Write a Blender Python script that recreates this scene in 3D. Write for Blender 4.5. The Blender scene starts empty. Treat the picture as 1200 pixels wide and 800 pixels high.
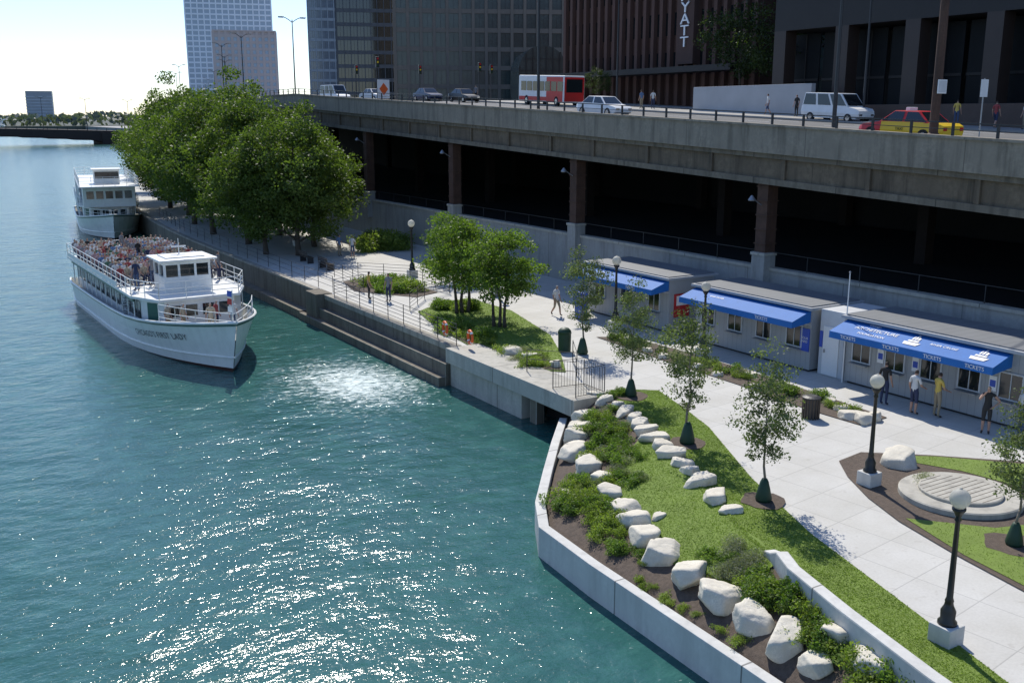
import bpy,bmesh,math,random
import numpy as np
from mathutils import Vector,Matrix,noise
R=random.Random(7)
NR=np.random.default_rng(5)
sc=bpy.context.scene
col=sc.collection
rad=math.radians
# ---------------------------------------------------------------- materials
def nodes(name):
    m=bpy.data.materials.new(name);m.use_nodes=True
    nt=m.node_tree;nt.nodes.clear()
    o=nt.nodes.new('ShaderNodeOutputMaterial')
    return m,nt,o
def N(nt,t,**k):
    n=nt.nodes.new(t)
    for a,b in k.items():
        if a.startswith('i_'):
            n.inputs[a[2:].replace('_',' ')].default_value=b
        else: setattr(n,a,b)
    return n
def L(nt,a,b): nt.links.new(a,b)
def mixcol(nt,fac,a,b,blend='MIX'):
    n=nt.nodes.new('ShaderNodeMix');n.data_type='RGBA';n.blend_type=blend
    for s,x in ((0,fac),(6,a),(7,b)):
        if hasattr(x,'links'): nt.links.new(x,n.inputs[s])
        else: n.inputs[s].default_value=x if s==0 else (*x[:3],1)
    return n.outputs[2]
def ramp(nt,fac,p0,p1,c0=(0,0,0,1),c1=(1,1,1,1)):
    r=nt.nodes.new('ShaderNodeValToRGB');r.color_ramp.elements[0].position=p0;r.color_ramp.elements[1].position=p1
    r.color_ramp.elements[0].color=c0;r.color_ramp.elements[1].color=c1
    nt.links.new(fac,r.inputs[0]);return r.outputs[0]
def noisetex(nt,scale,detail=4,stretch=(1,1,1),rough=.6):
    g=nt.nodes.new('ShaderNodeNewGeometry')
    mp=nt.nodes.new('ShaderNodeMapping');mp.inputs['Scale'].default_value=stretch
    nt.links.new(g.outputs['Position'],mp.inputs[0])
    n=nt.nodes.new('ShaderNodeTexNoise');n.inputs['Scale'].default_value=scale;n.inputs['Detail'].default_value=detail
    n.inputs['Roughness'].default_value=rough
    nt.links.new(mp.outputs[0],n.inputs[0]);return n.outputs[0]
def groovemask(nt,step,axis,w):
    g=N(nt,'ShaderNodeNewGeometry');s=N(nt,'ShaderNodeSeparateXYZ');L(nt,g.outputs['Position'],s.inputs[0])
    d=N(nt,'ShaderNodeMath',operation='DIVIDE');L(nt,s.outputs[axis],d.inputs[0]);d.inputs[1].default_value=step
    fr=N(nt,'ShaderNodeMath',operation='FRACT');L(nt,d.outputs[0],fr.inputs[0])
    lt=N(nt,'ShaderNodeMath',operation='LESS_THAN');L(nt,fr.outputs[0],lt.inputs[0]);lt.inputs[1].default_value=w/step
    return lt.outputs[0]
def mat(name,c,rough=.8,var=.18,scale=2.0,metal=0,bump=0,bscale=20,streak=0,spec=.5,groove=None,gd=.35):
    m,nt,o=nodes(name)
    b=N(nt,'ShaderNodeBsdfPrincipled');b.inputs['Roughness'].default_value=rough;b.inputs['Metallic'].default_value=metal
    b.inputs['Specular IOR Level'].default_value=spec
    lo=tuple(x*(1-var) for x in c);hi=tuple(min(1,x*(1+var)) for x in c)
    out=mixcol(nt,ramp(nt,noisetex(nt,scale),.3,.7),lo,hi)
    if var>0.08:
        out=mixcol(nt,ramp(nt,noisetex(nt,scale*9),.35,.65),out,tuple(x*(1-var*.6) for x in c))
    if streak>0:
        s=ramp(nt,noisetex(nt,2.2,5,(1,1,.12)),.48,.72)
        mm=N(nt,'ShaderNodeMath',operation='MULTIPLY');L(nt,s,mm.inputs[0]);mm.inputs[1].default_value=streak
        out=mixcol(nt,mm.outputs[0],out,tuple(x*.3 for x in c))
    if groove: out=mixcol(nt,groovemask(nt,groove,'Y',.05),out,tuple(x*gd for x in c))
    L(nt,out,b.inputs['Base Color'])
    if bump>0:
        bp=N(nt,'ShaderNodeBump');bp.inputs['Strength'].default_value=bump;bp.inputs['Distance'].default_value=.02
        L(nt,noisetex(nt,bscale,4),bp.inputs['Height']);L(nt,bp.outputs[0],b.inputs['Normal'])
    L(nt,b.outputs[0],o.inputs[0]);return m
def leafmat(name,a,b2,trans=.35,tm=(1.5,1.7,.6)):
    m,nt,o=nodes(name)
    f1=ramp(nt,noisetex(nt,9,2),.35,.65);f2=ramp(nt,noisetex(nt,.7,2),.35,.65)
    c=mixcol(nt,f1,a,b2);c=mixcol(nt,f2,c,tuple(x*.72 for x in a))
    d=N(nt,'ShaderNodeBsdfPrincipled');d.inputs['Roughness'].default_value=.55;d.inputs['Specular IOR Level'].default_value=.3
    L(nt,c,d.inputs['Base Color'])
    t=N(nt,'ShaderNodeBsdfTranslucent');tc=mixcol(nt,1.0,c,tm,'MULTIPLY');L(nt,tc,t.inputs[0])
    mx=N(nt,'ShaderNodeMixShader');mx.inputs[0].default_value=trans
    L(nt,d.outputs[0],mx.inputs[1]);L(nt,t.outputs[0],mx.inputs[2]);L(nt,mx.outputs[0],o.inputs[0]);return m
def panel(name,c,step,axis='Y',dark=.6,rough=.5,w=.06):
    m,nt,o=nodes(name)
    b=N(nt,'ShaderNodeBsdfPrincipled');b.inputs['Roughness'].default_value=rough
    base=mixcol(nt,ramp(nt,noisetex(nt,1.3),.3,.7),tuple(x*.88 for x in c),c)
    out=mixcol(nt,groovemask(nt,step,axis,w*step),base,tuple(x*dark for x in c));L(nt,out,b.inputs['Base Color'])
    L(nt,b.outputs[0],o.inputs[0]);return m
def paving(name,c,sx,sy,ang=0,joint=.72):
    m,nt,o=nodes(name)
    b=N(nt,'ShaderNodeBsdfPrincipled');b.inputs['Roughness'].default_value=.85
    g=N(nt,'ShaderNodeNewGeometry');mp=N(nt,'ShaderNodeMapping');mp.inputs['Rotation'].default_value=(0,0,ang)
    L(nt,g.outputs['Position'],mp.inputs[0])
    br=N(nt,'ShaderNodeTexBrick',offset=0.0);br.inputs['Scale'].default_value=1;br.inputs['Brick Width'].default_value=sx
    br.inputs['Row Height'].default_value=sy;br.inputs['Mortar Size'].default_value=.015;br.inputs['Mortar Smooth'].default_value=.2
    br.inputs['Color1'].default_value=(*c,1);br.inputs['Color2'].default_value=(*[x*.94 for x in c],1);br.inputs['Mortar'].default_value=(*[x*joint for x in c],1)
    L(nt,mp.outputs[0],br.inputs[0])
    c2=mixcol(nt,ramp(nt,noisetex(nt,.6,5),.35,.75),br.outputs[0],(.86,.85,.82),'MULTIPLY')
    c2=mixcol(nt,ramp(nt,noisetex(nt,14,5),.4,.75),c2,(.9,.9,.9),'MULTIPLY')
    c2=mixcol(nt,ramp(nt,noisetex(nt,2.5,2),.66,.72),c2,(.9,.89,.88),'MULTIPLY')
    L(nt,c2,b.inputs['Base Color']);L(nt,b.outputs[0],o.inputs[0]);return m
concrete=mat('concrete',(.46,.435,.37),.85,.14,.8,streak=.45,bump=.3,groove=6.1)
concrete_white=mat('pale_concrete',(.58,.57,.53),.8,.1,.8,streak=.25,bump=.2,groove=4.7)
concrete_old=mat('aged_concrete',(.19,.165,.125),.9,.25,.5,streak=.75,bump=.5,groove=5.3)
concrete_mid=mat('worn_concrete',(.36,.33,.27),.9,.22,.5,streak=.7,bump=.5,groove=5.3)
concrete_brown=mat('brown_stained_concrete',(.165,.13,.09),.9,.3,.6,streak=.75,bump=.5,groove=8.35,gd=.55)
parapetm=mat('parapet_concrete',(.29,.255,.20),.9,.22,.7,streak=.65,bump=.4,groove=8.4,gd=.55)
dark_soffit=mat('near_black_concrete',(.022,.02,.018),.95,.3,.4)  # near-black tone for deck, cross beams, back wall and quay recess
wall_gray=mat('retaining_wall_concrete',(.37,.365,.34),.85,.15,.5,streak=.4,groove=6.3,gd=.55)
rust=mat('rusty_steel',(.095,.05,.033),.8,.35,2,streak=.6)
innercol=mat('dark_column_steel',(.03,.02,.016),.9,.3,2)  # inner columns, darker than the front row
darkrust=mat('dark_bridge_steel',(.04,.028,.024),.8,.2,.5)
asphalt=mat('asphalt',(.13,.13,.13),.9,.2,.5)
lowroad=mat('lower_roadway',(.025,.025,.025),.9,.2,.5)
pave=paving('walk_paving',(.58,.565,.52),1.55,1.55,rad(-8))
sidewalkm=paving('sidewalk_paving',(.34,.33,.31),1.5,1.5)
mulch=mat('mulch',(.12,.09,.068),.95,.45,9,bump=1,bscale=40)
grassm=mat('lawn_grass',(.17,.245,.038),.9,.2,1.3,bump=.6,bscale=90)
shorem=mat('far_shore_ground',(.09,.10,.08),.95,.3,.02)
bladem=leafmat('grass_blades',(.175,.26,.035),(.225,.295,.045),.35)
stone=mat('limestone',(.66,.61,.50),.9,.2,3,bump=1,bscale=9)
white=mat('white_paint',(.80,.80,.78),.4,.05,1,streak=.08)
offwhite=mat('grey_white_paint',(.58,.59,.59),.5,.08,1)
midgrey=mat('mid_grey_render',(.40,.41,.42),.7,.08,.5)
black=mat('black_paint',(.012,.012,.013),.35,.1,2)
darkmetal=mat('dark_metal',(.03,.03,.032),.5,.2,3)
steel=mat('galvanised_steel',(.35,.36,.37),.45,.1,3,metal=.6)
glassdark=mat('dark_glass',(.015,.02,.022),.08,.1,1,spec=.8)
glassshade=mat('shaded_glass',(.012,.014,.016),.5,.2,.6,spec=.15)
glassgreen=mat('green_grey_glass',(.055,.075,.07),.2,.35,.25,spec=.5)
glassblue=mat('blue_glass',(.10,.14,.19),.12,.3,.15,spec=.8)
globem=leafmat('milky_globe',(.86,.84,.76),(.88,.86,.78),.5,(1,1,.97))
for n_ in globem.node_tree.nodes:
    if n_.type=='MIX' and n_.blend_type=='MIX' and not n_.inputs[6].is_linked: pass
bluec=mat('blue_awning_cloth',(.010,.14,.45),.7,.12,2)
kwall=panel('kiosk_siding',(.38,.39,.39),.3,'Y',.6)
kroof=panel('kiosk_roof_sheet',(.21,.22,.23),.45,'Y',.65)
greenbag=mat('dark_green_plastic',(.012,.05,.025),.55,.2,4)
bark=mat('bark',(.10,.08,.06),.95,.3,8,bump=1)
barkl=mat('pale_bark',(.22,.19,.15),.95,.3,8)
red=mat('red_paint',(.55,.02,.02),.35,.05,1)
yellow=mat('yellow_paint',(.75,.5,.02),.35,.05,1)
orange=mat('orange_ring',(.75,.12,.02),.5,.05,1)
rubber=mat('rubber',(.015,.015,.015),.8,.1,4)
bluep=mat('blue_paint',(.02,.08,.45),.35,.05,1)
lightred=mat('tail_light',(.5,.01,.01),.2,0,1)
chrome=mat('chrome',(.6,.6,.6),.2,0,1,metal=.9)
hullw=mat('hull_white',(.82,.82,.78),.35,.05,.7,streak=.15)
hullg=mat('boat_green_trim',(.03,.12,.09),.4,.1,1)
hullb=mat('boot_stripe',(.06,.02,.015),.5,.2,1)
deckm=mat('boat_deck',(.22,.22,.2),.8,.15,2)
treel=leafmat('linden_leaves',(.085,.13,.028),(.15,.20,.045),.4)
treel2=leafmat('young_leaves',(.11,.145,.065),(.19,.225,.12),.4)
treel3=leafmat('bright_leaves',(.11,.175,.033),(.19,.265,.05),.42)
shrubm=leafmat('shrub_leaves',(.12,.20,.04),(.22,.30,.07),.42)
shrubl=leafmat('light_shrub_leaves',(.19,.26,.055),(.30,.36,.09),.42)
shrubg=leafmat('grey_shrub_leaves',(.21,.23,.16),(.33,.34,.25),.35)
brick=mat('brown_brick',(.12,.065,.05),.9,.15,.4)
# ---------------------------------------------------------------- mesh builder
class B:
    def __init__(s): s.v=[];s.f=[];s.m=[];s.mats=[]
    def mi(s,m):
        if m not in s.mats: s.mats.append(m)
        return s.mats.index(m)
    def add(s,vs,fs,m):
        o=len(s.v);s.v+= [tuple(v) for v in vs];i=s.mi(m)
        for f in fs: s.f.append([o+k for k in f]);s.m.append(i)
    def box(s,x0,x1,y0,y1,z0,z1,m):
        s.add([(x0,y0,z0),(x1,y0,z0),(x1,y1,z0),(x0,y1,z0),(x0,y0,z1),(x1,y0,z1),(x1,y1,z1),(x0,y1,z1)],
              [(0,3,2,1),(4,5,6,7),(0,1,5,4),(1,2,6,5),(2,3,7,6),(3,0,4,7)],m)
    def cyl(s,p0,p1,r0,r1,m,n=10):
        p0=Vector(p0);p1=Vector(p1);d=(p1-p0)
        if d.length<1e-6:return
        d.normalize();a=d.orthogonal().normalized();b=d.cross(a)
        vs=[]
        for p,r in ((p0,r0),(p1,r1)):
            for i in range(n):
                t=2*math.pi*i/n;vs.append(p+a*math.cos(t)*r+b*math.sin(t)*r)
        fs=[(i,(i+1)%n,n+(i+1)%n,n+i) for i in range(n)]+[tuple(range(n-1,-1,-1)),tuple(range(n,2*n))]
        s.add(vs,fs,m)
    def lathe(s,c,prof,m,n=16):
        vs=[];k=len(prof)
        for r,z in prof:
            for i in range(n):
                t=2*math.pi*i/n;vs.append((c[0]+r*math.cos(t),c[1]+r*math.sin(t),c[2]+z))
        fs=[]
        for j in range(k-1):
            for i in range(n): fs.append((j*n+i,j*n+(i+1)%n,(j+1)*n+(i+1)%n,(j+1)*n+i))
        fs.append(tuple(range(n-1,-1,-1)));fs.append(tuple((k-1)*n+i for i in range(n)))
        s.add(vs,fs,m)
    def prism(s,poly,z0,z1,m):
        n=len(poly);a=sum(poly[i][0]*poly[(i+1)%n][1]-poly[(i+1)%n][0]*poly[i][1] for i in range(n))
        if a<0: poly=poly[::-1]
        vs=[(x,y,z0) for x,y in poly]+[(x,y,z1) for x,y in poly]
        s.add(vs,[tuple(range(n-1,-1,-1)),tuple(range(n,2*n))]+[(i,(i+1)%n,n+(i+1)%n,n+i) for i in range(n)],m)
    def obj(s,name,parent=None,smooth=False,bevel=0,loc=None,rz=0,fix=True):
        me=bpy.data.meshes.new(name);me.from_pydata(s.v,[],s.f)
        for m in s.mats: me.materials.append(m)
        me.polygons.foreach_set('material_index',s.m)
        if fix:
            bm=bmesh.new();bm.from_mesh(me);bmesh.ops.recalc_face_normals(bm,faces=bm.faces)
            if bevel: 
                bmesh.ops.bevel(bm,geom=[e for e in bm.edges if e.is_manifold and e.calc_face_angle(0)>.6],offset=bevel,segments=2,affect='EDGES',profile=.6)
            bm.to_mesh(me);bm.free()
        if smooth: me.polygons.foreach_set('use_smooth',[True]*len(me.polygons))
        ob=bpy.data.objects.new(name,me);col.objects.link(ob)
        if parent: ob.parent=parent
        if loc: ob.location=loc
        ob.rotation_euler.z=rz
        return ob
def thing(name,label,cat,loc=(0,0,0),rz=0,group=None,sc_=1):
    e=bpy.data.objects.new(name,None);e.empty_display_size=.2;col.objects.link(e);e.location=loc;e.rotation_euler.z=rz;e.scale=(sc_,)*3
    e['label']=label;e['category']=cat
    if group:e['group']=group
    return e
def tag(o,label,cat,group=None):
    o['label']=label;o['category']=cat
    if group:o['group']=group
    return o
def dup(root,loc,rz=0,s=None,label=None):
    n=root.copy();col.objects.link(n);n.location=loc;n.rotation_euler.z=rz
    if s is not None:
        n.scale=(s,s,s) if not isinstance(s,tuple) else s
    if label:n['label']=label
    def rec(a,b):
        for c in a.children:
            d=c.copy();col.objects.link(d);d.parent=b;rec(c,d)
    rec(root,n);return n
def structure(o): o['kind']='structure';return o
def stuff(o): o['kind']='stuff';return o
def text(body,size,m,parent,M4,name='lettering',ext=.01,align='CENTER',fn=None,sx=1,space=1):
    cu=bpy.data.curves.new('t','FONT');cu.body=body;cu.size=size;cu.extrude=ext;cu.align_x=align;cu.align_y='CENTER';cu.space_character=space
    t=bpy.data.objects.new('t',cu);col.objects.link(t)
    dg=bpy.context.evaluated_depsgraph_get();me=bpy.data.meshes.new_from_object(t.evaluated_get(dg))
    bpy.data.objects.remove(t)
    for v in me.vertices: v.co.x*=sx
    if fn:
        for v in me.vertices: v.co=fn(v.co)
    elif M4 is not None: me.transform(M4)
    me.materials.clear();me.materials.append(m)
    o=bpy.data.objects.new(name,me);col.objects.link(o);o.parent=parent;return o
def frame(o,xd,yd):
    xd=Vector(xd).normalized();yd=Vector(yd).normalized();zd=xd.cross(yd)
    return Matrix(((xd.x,yd.x,zd.x,o[0]),(xd.y,yd.y,zd.y,o[1]),(xd.z,yd.z,zd.z,o[2]),(0,0,0,1)))
# ---------------------------------------------------------------- leaves
def leafmesh(name,pts,size,m,flat=0.0,asp=.6):
    n=len(pts)
    a=NR.normal(size=(n,3));a/=np.linalg.norm(a,axis=1)[:,None]
    if flat: a[:,2]*=(1-flat);a/=np.linalg.norm(a,axis=1)[:,None]
    b=NR.normal(size=(n,3));b-=a*(a*b).sum(1)[:,None];b/=np.linalg.norm(b,axis=1)[:,None]
    s=size*(.6+.8*NR.random(n))[:,None]
    v=np.stack([pts-a*s,pts+b*s*asp-a*s*.1,pts+a*s,pts-b*s*asp-a*s*.1],1).reshape(-1,3).astype(np.float32)
    me=bpy.data.meshes.new(name);me.vertices.add(4*n);me.vertices.foreach_set('co',v.ravel())
    me.loops.add(4*n);me.loops.foreach_set('vertex_index',np.arange(4*n,dtype=np.int32))
    me.polygons.add(n);me.polygons.foreach_set('loop_start',np.arange(0,4*n,4,dtype=np.int32))
    me.update(calc_edges=True);me.materials.append(m);me.validate();return me
def ball(n): 
    d=NR.normal(size=(n,3));d/=np.linalg.norm(d,axis=1)[:,None];return d*(NR.random(n)**.45)[:,None]
def make_tree(name,label,cat,h,z0,r,nc,nl,cr,ls,lm,bk,tr,group,bag=False,stems=1,seed=1,limb=14,up=0):
    rg=np.random.default_rng(seed);root=thing(name,label,cat,group=group)
    zc=(h+z0)/2;hz=(h-z0)/2
    d=rg.normal(size=(nc,3));d/=np.linalg.norm(d,axis=1)[:,None]
    rr=rg.random(nc)**.38
    ph=rg.random(6)*6.28;az=np.arctan2(d[:,1],d[:,0])
    lump=1+.15*np.sin(2*az+ph[0]+3*d[:,2])+.1*np.sin(4*az+ph[1]-4*d[:,2])+.08*np.sin(7*d[:,2]*1.0+ph[2])
    c=d*rr[:,None]*lump[:,None]*np.array([r,r,hz])
    c[:,2]+=zc
    k=np.clip((c[:,2]-z0)/(h-z0),0,1);tp=.75+.45*np.sin(np.clip(k,0,1)*2.6+.25)-.3*k**3;c[:,0]*=tp;c[:,1]*=tp
    pts=[]
    for i in range(nc):
        s=cr*(.6+.8*rg.random());p=ball(int(nl*(.6+.8*rg.random())));pts.append(c[i]+p*s*np.array([1.15,1.15,.75]))
    pts=np.concatenate(pts)
    me=leafmesh('crown',pts,ls,lm);cr_=bpy.data.objects.new('crown',me);col.objects.link(cr_);cr_.parent=root
    b=B();rgp=random.Random(seed)
    for st in range(stems):
        bx=(st-(stems-1)/2)*.35;top=Vector((rgp.uniform(-.1,.1)*r+bx*2,rgp.uniform(-.1,.1)*r,h*.82))
        prev=Vector((bx,0,-.1));nseg=7;P=[prev]
        for i in range(1,nseg+1):
            t=i/nseg;q_=Vector((bx,0,0)).lerp(top,t)+Vector((rgp.uniform(-.02,.02)*h*.6,rgp.uniform(-.02,.02)*h*.6,0));P.append(q_)
        for i in range(nseg):
            b.cyl(P[i],P[i+1],tr*(1-.9*i/nseg)*(1.25 if i==0 else 1),tr*(1-.9*(i+1)/nseg),bk,9)
        for j in range(limb//stems):
            cc=Vector(c[rgp.randrange(nc)]);zz=max(z0*.8,min(h*.75,cc.z-.35*math.hypot(cc.x,cc.y)))
            t=zz/(h*.82)*nseg;i=min(nseg-1,int(t));s=P[i].lerp(P[i+1],t-i);mid=s.lerp(cc,.5)+Vector((0,0,.08*h*rgp.random()))
            r0=tr*(1-.9*t/nseg)*.55;b.cyl(s,mid,r0,r0*.6,bk,6);b.cyl(mid,cc,r0*.6,r0*.2,bk,5)
    b.obj('trunk',root,smooth=True)
    if bag:
        g=B();g.lathe((0,0,0),[(.24,0),(.26,.08),(.2,.35),(.13,.62),(.08,.72)],greenbag,12);g.obj('watering_bag',root,smooth=True)
    return root
# ---------------------------------------------------------------- site geometry functions
def q(Y):
    if Y<86:return 22.0
    if Y<190:return 22+.0015*(Y-86)**2
    return 22+16.2+.25*(Y-190)
def zr(Y): return 8.41+.0385*max(-30,min(Y,105))
def strip(b,o0,o1,f0,f1,Ys,m):
    vs=[];n=len(Ys)
    for Y in Ys:
        z0,z1=f0(Y),f1(Y);x=q(Y)
        vs+=[(x+o0,Y,z0),(x+o1,Y,z0),(x+o1,Y,z1),(x+o0,Y,z1)]
    fs=[]
    for i in range(n-1):
        a=4*i;c=a+4
        for j in range(4): fs.append((a+j,a+(j+1)%4,c+(j+1)%4,c+j))
    fs.append((0,1,2,3));fs.append(tuple(4*(n-1)+j for j in (3,2,1,0)))
    b.add(vs,fs,m)
def lerpfn(P):
    def f(Y):
        if Y<=P[0][0]:return P[0][1]
        for i in range(len(P)-1):
            if Y<=P[i+1][0]:
                a,b=P[i],P[i+1];return a[1]+(b[1]-a[1])*(Y-a[0])/(b[0]-a[0])
        return P[-1][1]
    return f
YS=[-30,-15,0,12,24,36,48,60,72,84,90,96,105]+list(range(113,430,9))
bedB=lerpfn([(-20,12.5),(6,14.9),(10.4,16.1),(15.9,17.7),(17.5,18.1),(19.5,18.9),(22,19.9),(24.5,20.9),(27,21.9),(31.2,23.0)])
bedA=lerpfn([(-20,14.0),(6,14.7),(14,14.95),(20,15.1),(22.7,15.35),(24.3,16.3),(26.5,18.05),(28.8,20),(31.3,22.0)])
wkL=lerpfn([(-20,8),(10,17.6),(13.4,18.7),(16.9,19.8),(20.8,21.5),(25.3,23.9),(30,25.6),(32.2,26.4)])
b=B();b.add([(-4000,-1500,-5),(4000,-1500,-5),(4000,7000,-5),(-4000,7000,-5)],[(0,1,2,3)],mulch);structure(b.obj('ground'))
def watermat():
    m,nt,o=nodes('river_water')
    b=N(nt,'ShaderNodeBsdfPrincipled');b.inputs['Roughness'].default_value=.12;b.inputs['IOR'].default_value=1.33
    c=mixcol(nt,ramp(nt,noisetex(nt,.05,3),.3,.7),(.022,.088,.080),(.031,.112,.100))
    c=mixcol(nt,ramp(nt,noisetex(nt,.9,4,(1,1.4,1)),.45,.75),c,(.044,.142,.124))
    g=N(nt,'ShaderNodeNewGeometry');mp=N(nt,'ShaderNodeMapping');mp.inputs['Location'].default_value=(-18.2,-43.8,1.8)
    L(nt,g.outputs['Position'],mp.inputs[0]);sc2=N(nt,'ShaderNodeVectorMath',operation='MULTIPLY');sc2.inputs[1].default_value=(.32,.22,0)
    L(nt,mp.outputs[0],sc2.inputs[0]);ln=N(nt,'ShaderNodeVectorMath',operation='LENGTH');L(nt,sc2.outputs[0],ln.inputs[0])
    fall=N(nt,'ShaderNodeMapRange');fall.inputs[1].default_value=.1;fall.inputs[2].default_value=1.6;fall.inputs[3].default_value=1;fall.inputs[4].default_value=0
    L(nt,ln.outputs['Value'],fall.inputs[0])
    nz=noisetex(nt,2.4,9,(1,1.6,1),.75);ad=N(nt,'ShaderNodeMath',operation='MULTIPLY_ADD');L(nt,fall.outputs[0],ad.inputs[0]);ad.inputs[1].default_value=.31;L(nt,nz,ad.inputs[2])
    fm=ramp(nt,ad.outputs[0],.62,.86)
    c=mixcol(nt,fm,c,(.6,.7,.68));L(nt,c,b.inputs['Base Color'])  # pale wake foam patch; its white also paints in sun glitter
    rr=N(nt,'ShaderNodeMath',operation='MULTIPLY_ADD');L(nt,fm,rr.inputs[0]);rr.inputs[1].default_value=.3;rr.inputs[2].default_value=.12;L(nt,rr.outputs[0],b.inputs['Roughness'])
    h1=noisetex(nt,.35,2,(1,1.3,1));h2=noisetex(nt,1.5,4,(1,1.5,1));h3=noisetex(nt,5.0,3,(1,1.3,1))
    a1=N(nt,'ShaderNodeMath',operation='MULTIPLY_ADD');L(nt,h2,a1.inputs[0]);a1.inputs[1].default_value=.37;L(nt,h1,a1.inputs[2])
    hs=N(nt,'ShaderNodeMath',operation='MULTIPLY_ADD');L(nt,fall.outputs[0],hs.inputs[0]);hs.inputs[1].default_value=.16;hs.inputs[2].default_value=.09
    a2=N(nt,'ShaderNodeMath',operation='MULTIPLY_ADD');L(nt,h3,a2.inputs[0]);L(nt,hs.outputs[0],a2.inputs[1]);L(nt,a1.outputs[0],a2.inputs[2])
    bp=N(nt,'ShaderNodeBump');bp.inputs['Strength'].default_value=1;bp.inputs['Distance'].default_value=.17
    L(nt,a2.outputs[0],bp.inputs['Height']);L(nt,bp.outputs[0],b.inputs['Normal']);L(nt,b.outputs[0],o.inputs[0]);return m
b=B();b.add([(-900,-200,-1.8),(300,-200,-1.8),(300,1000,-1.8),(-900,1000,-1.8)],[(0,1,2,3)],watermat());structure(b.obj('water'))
b=B();b.box(-2500,3500,950,6000,-4.9,1.5,shorem);structure(b.obj('far_shore'))
b=B();b.box(150,3500,-400,949,-4.9,1.4,sidewalkm);structure(b.obj('city_ground'))
def leftedge(Y): return bedB(Y) if Y<=31.2 else q(Y)
ys=[-20,0,6,8,10.4,13,15.9,17.5,19.5,22,24.5,27,31.19,31.2+.01,36,41,57,80,90,98,105]+list(range(113,430,9))
vs=[];fs=[]
for Y in ys: vs+=[(leftedge(Y) if Y>31.2 or Y<31.19 else bedB(31.2),Y,0),(q(Y)+16.2,Y,0),(leftedge(Y) if Y>31.2 else bedB(Y),Y,-4)]
for i in range(len(ys)-1):
    a=3*i;fs+=[(a,a+1,a+4,a+3)]
    if ys[i]<31.1: fs.append((a+2,a,a+3,a+5))
b=B();b.add(vs,fs,pave);structure(b.obj('walkway',fix=False))
qw=thing('quay_wall','weathered concrete river wall with narrow landing ledges along the walkway','river wall')
b=B();Yq=[57.5,80,90,98,105]+list(range(113,430,9))
strip(b,-.02,.35,lambda Y:-4,lambda Y:.04,Yq,concrete_old)
b.box(21.85,22.3,34.6,41,-4,.06,concrete)
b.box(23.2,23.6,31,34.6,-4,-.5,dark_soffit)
b.obj('wall',qw)
b=B();b.box(21.6,23.4,30.4,41.02,-.62,.08,concrete);b.box(21.95,22.35,33.6,34.1,-4,-.62,concrete_old);b.obj('landing_slab',qw,bevel=.03)
b=B();strip(b,-.7,-.04,lambda Y:-4,lambda Y:-1.3,[60.3,80,90],concrete_old);b.obj('ledge',qw)
b=B();strip(b,.0,.42,lambda Y:.045,lambda Y:.16,[59.5]+Yq[1:],concrete_mid);b.obj('coping',qw)
b=B()
b.box(21.95,22.5,41.03,57.6,-.18,.1,concrete_mid);b.box(22.0,22.45,41.04,57.6,-4,-.181,concrete_old);b.box(21.6,21.999,41.05,58.4,-4,-.72,concrete_old);b.box(21.2,21.599,41.06,60.2,-4,-1.35,concrete_old)
b.obj('steps',qw,bevel=.02)
b=B();b.box(21.4,22.5,57.62,59.4,-4,.16,concrete_old);b.obj('end_block',qw,bevel=.04)
def bedz(Y,t): 
    top=-.02;bot=-1.05;return bot+(top-bot)*max(0,t)**.75
def bsurf(Y,t,dz=0):
    x=bedA(Y)+(bedB(Y)+.05-bedA(Y))*t
    return (x,Y,bedz(Y,t)+.05*noise.noise(Vector((x*1.5,Y*1.5,0)))*(1-t)+dz)
vs=[];fs=[];nr=24;yl=[-20+51.2*i/90 for i in range(91)]
for Y in yl:
    for j in range(nr+1): vs.append(bsurf(Y,j/nr))
for i in range(90):
    for j in range(nr): a=i*(nr+1)+j;fs.append((a,a+1,a+nr+2,a+nr+1))
b=B();b.add(vs,fs,mulch);structure(b.obj('planting_bed',smooth=True,fix=False))
tl=lerpfn([(15.8,.55),(17,.46),(19,.34),(21,.38),(23,.46),(24.5,.58),(25.6,.85)])
vs=[];fs=[];nn_=40
for i in range(nn_+1):
    Y=16.1+(25.6-16.1)*i/nn_
    for j in range(15):
        t=tl(Y)+.03*math.sin(Y*3)+(1.03-tl(Y))*j/14;vs.append(bsurf(Y,t,.05))
for i in range(nn_):
    for j in range(14): a=i*15+j;fs.append((a,a+1,a+16,a+15))
b=B();b.add(vs,fs,grassm);structure(b.obj('lawn',smooth=True,fix=False))
def wallpoly(name,label,pts,w,z0,z1,m,bev=.03,parent=None,cat='wall'):
    b=B();n=len(pts);Lf=[];Rt=[]
    for i,p in enumerate(pts):
        a=Vector(pts[max(0,i-1)]);c=Vector(pts[min(n-1,i+1)]);d=(c-a).normalized();nn=Vector((-d.y,d.x))
        zt=z1(i) if callable(z1) else z1
        Lf.append((p[0]+nn.x*w/2,p[1]+nn.y*w/2,zt));Rt.append((p[0]-nn.x*w/2,p[1]-nn.y*w/2,zt))
    vs=[];
    for i in range(n): vs+=[(Lf[i][0],Lf[i][1],z0),Lf[i],Rt[i],(Rt[i][0],Rt[i][1],z0)]
    fs=[(0,1,2,3),tuple(4*(n-1)+j for j in (3,2,1,0))]
    for i in range(n-1):
        a=4*i
        for j in range(4): fs.append((a+j,a+(j+1)%4,a+4+(j+1)%4,a+4+j))
    b.add(vs,fs,m);o=b.obj(name,parent,bevel=bev)
    if not parent: tag(o,label,cat)
    return o
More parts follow.
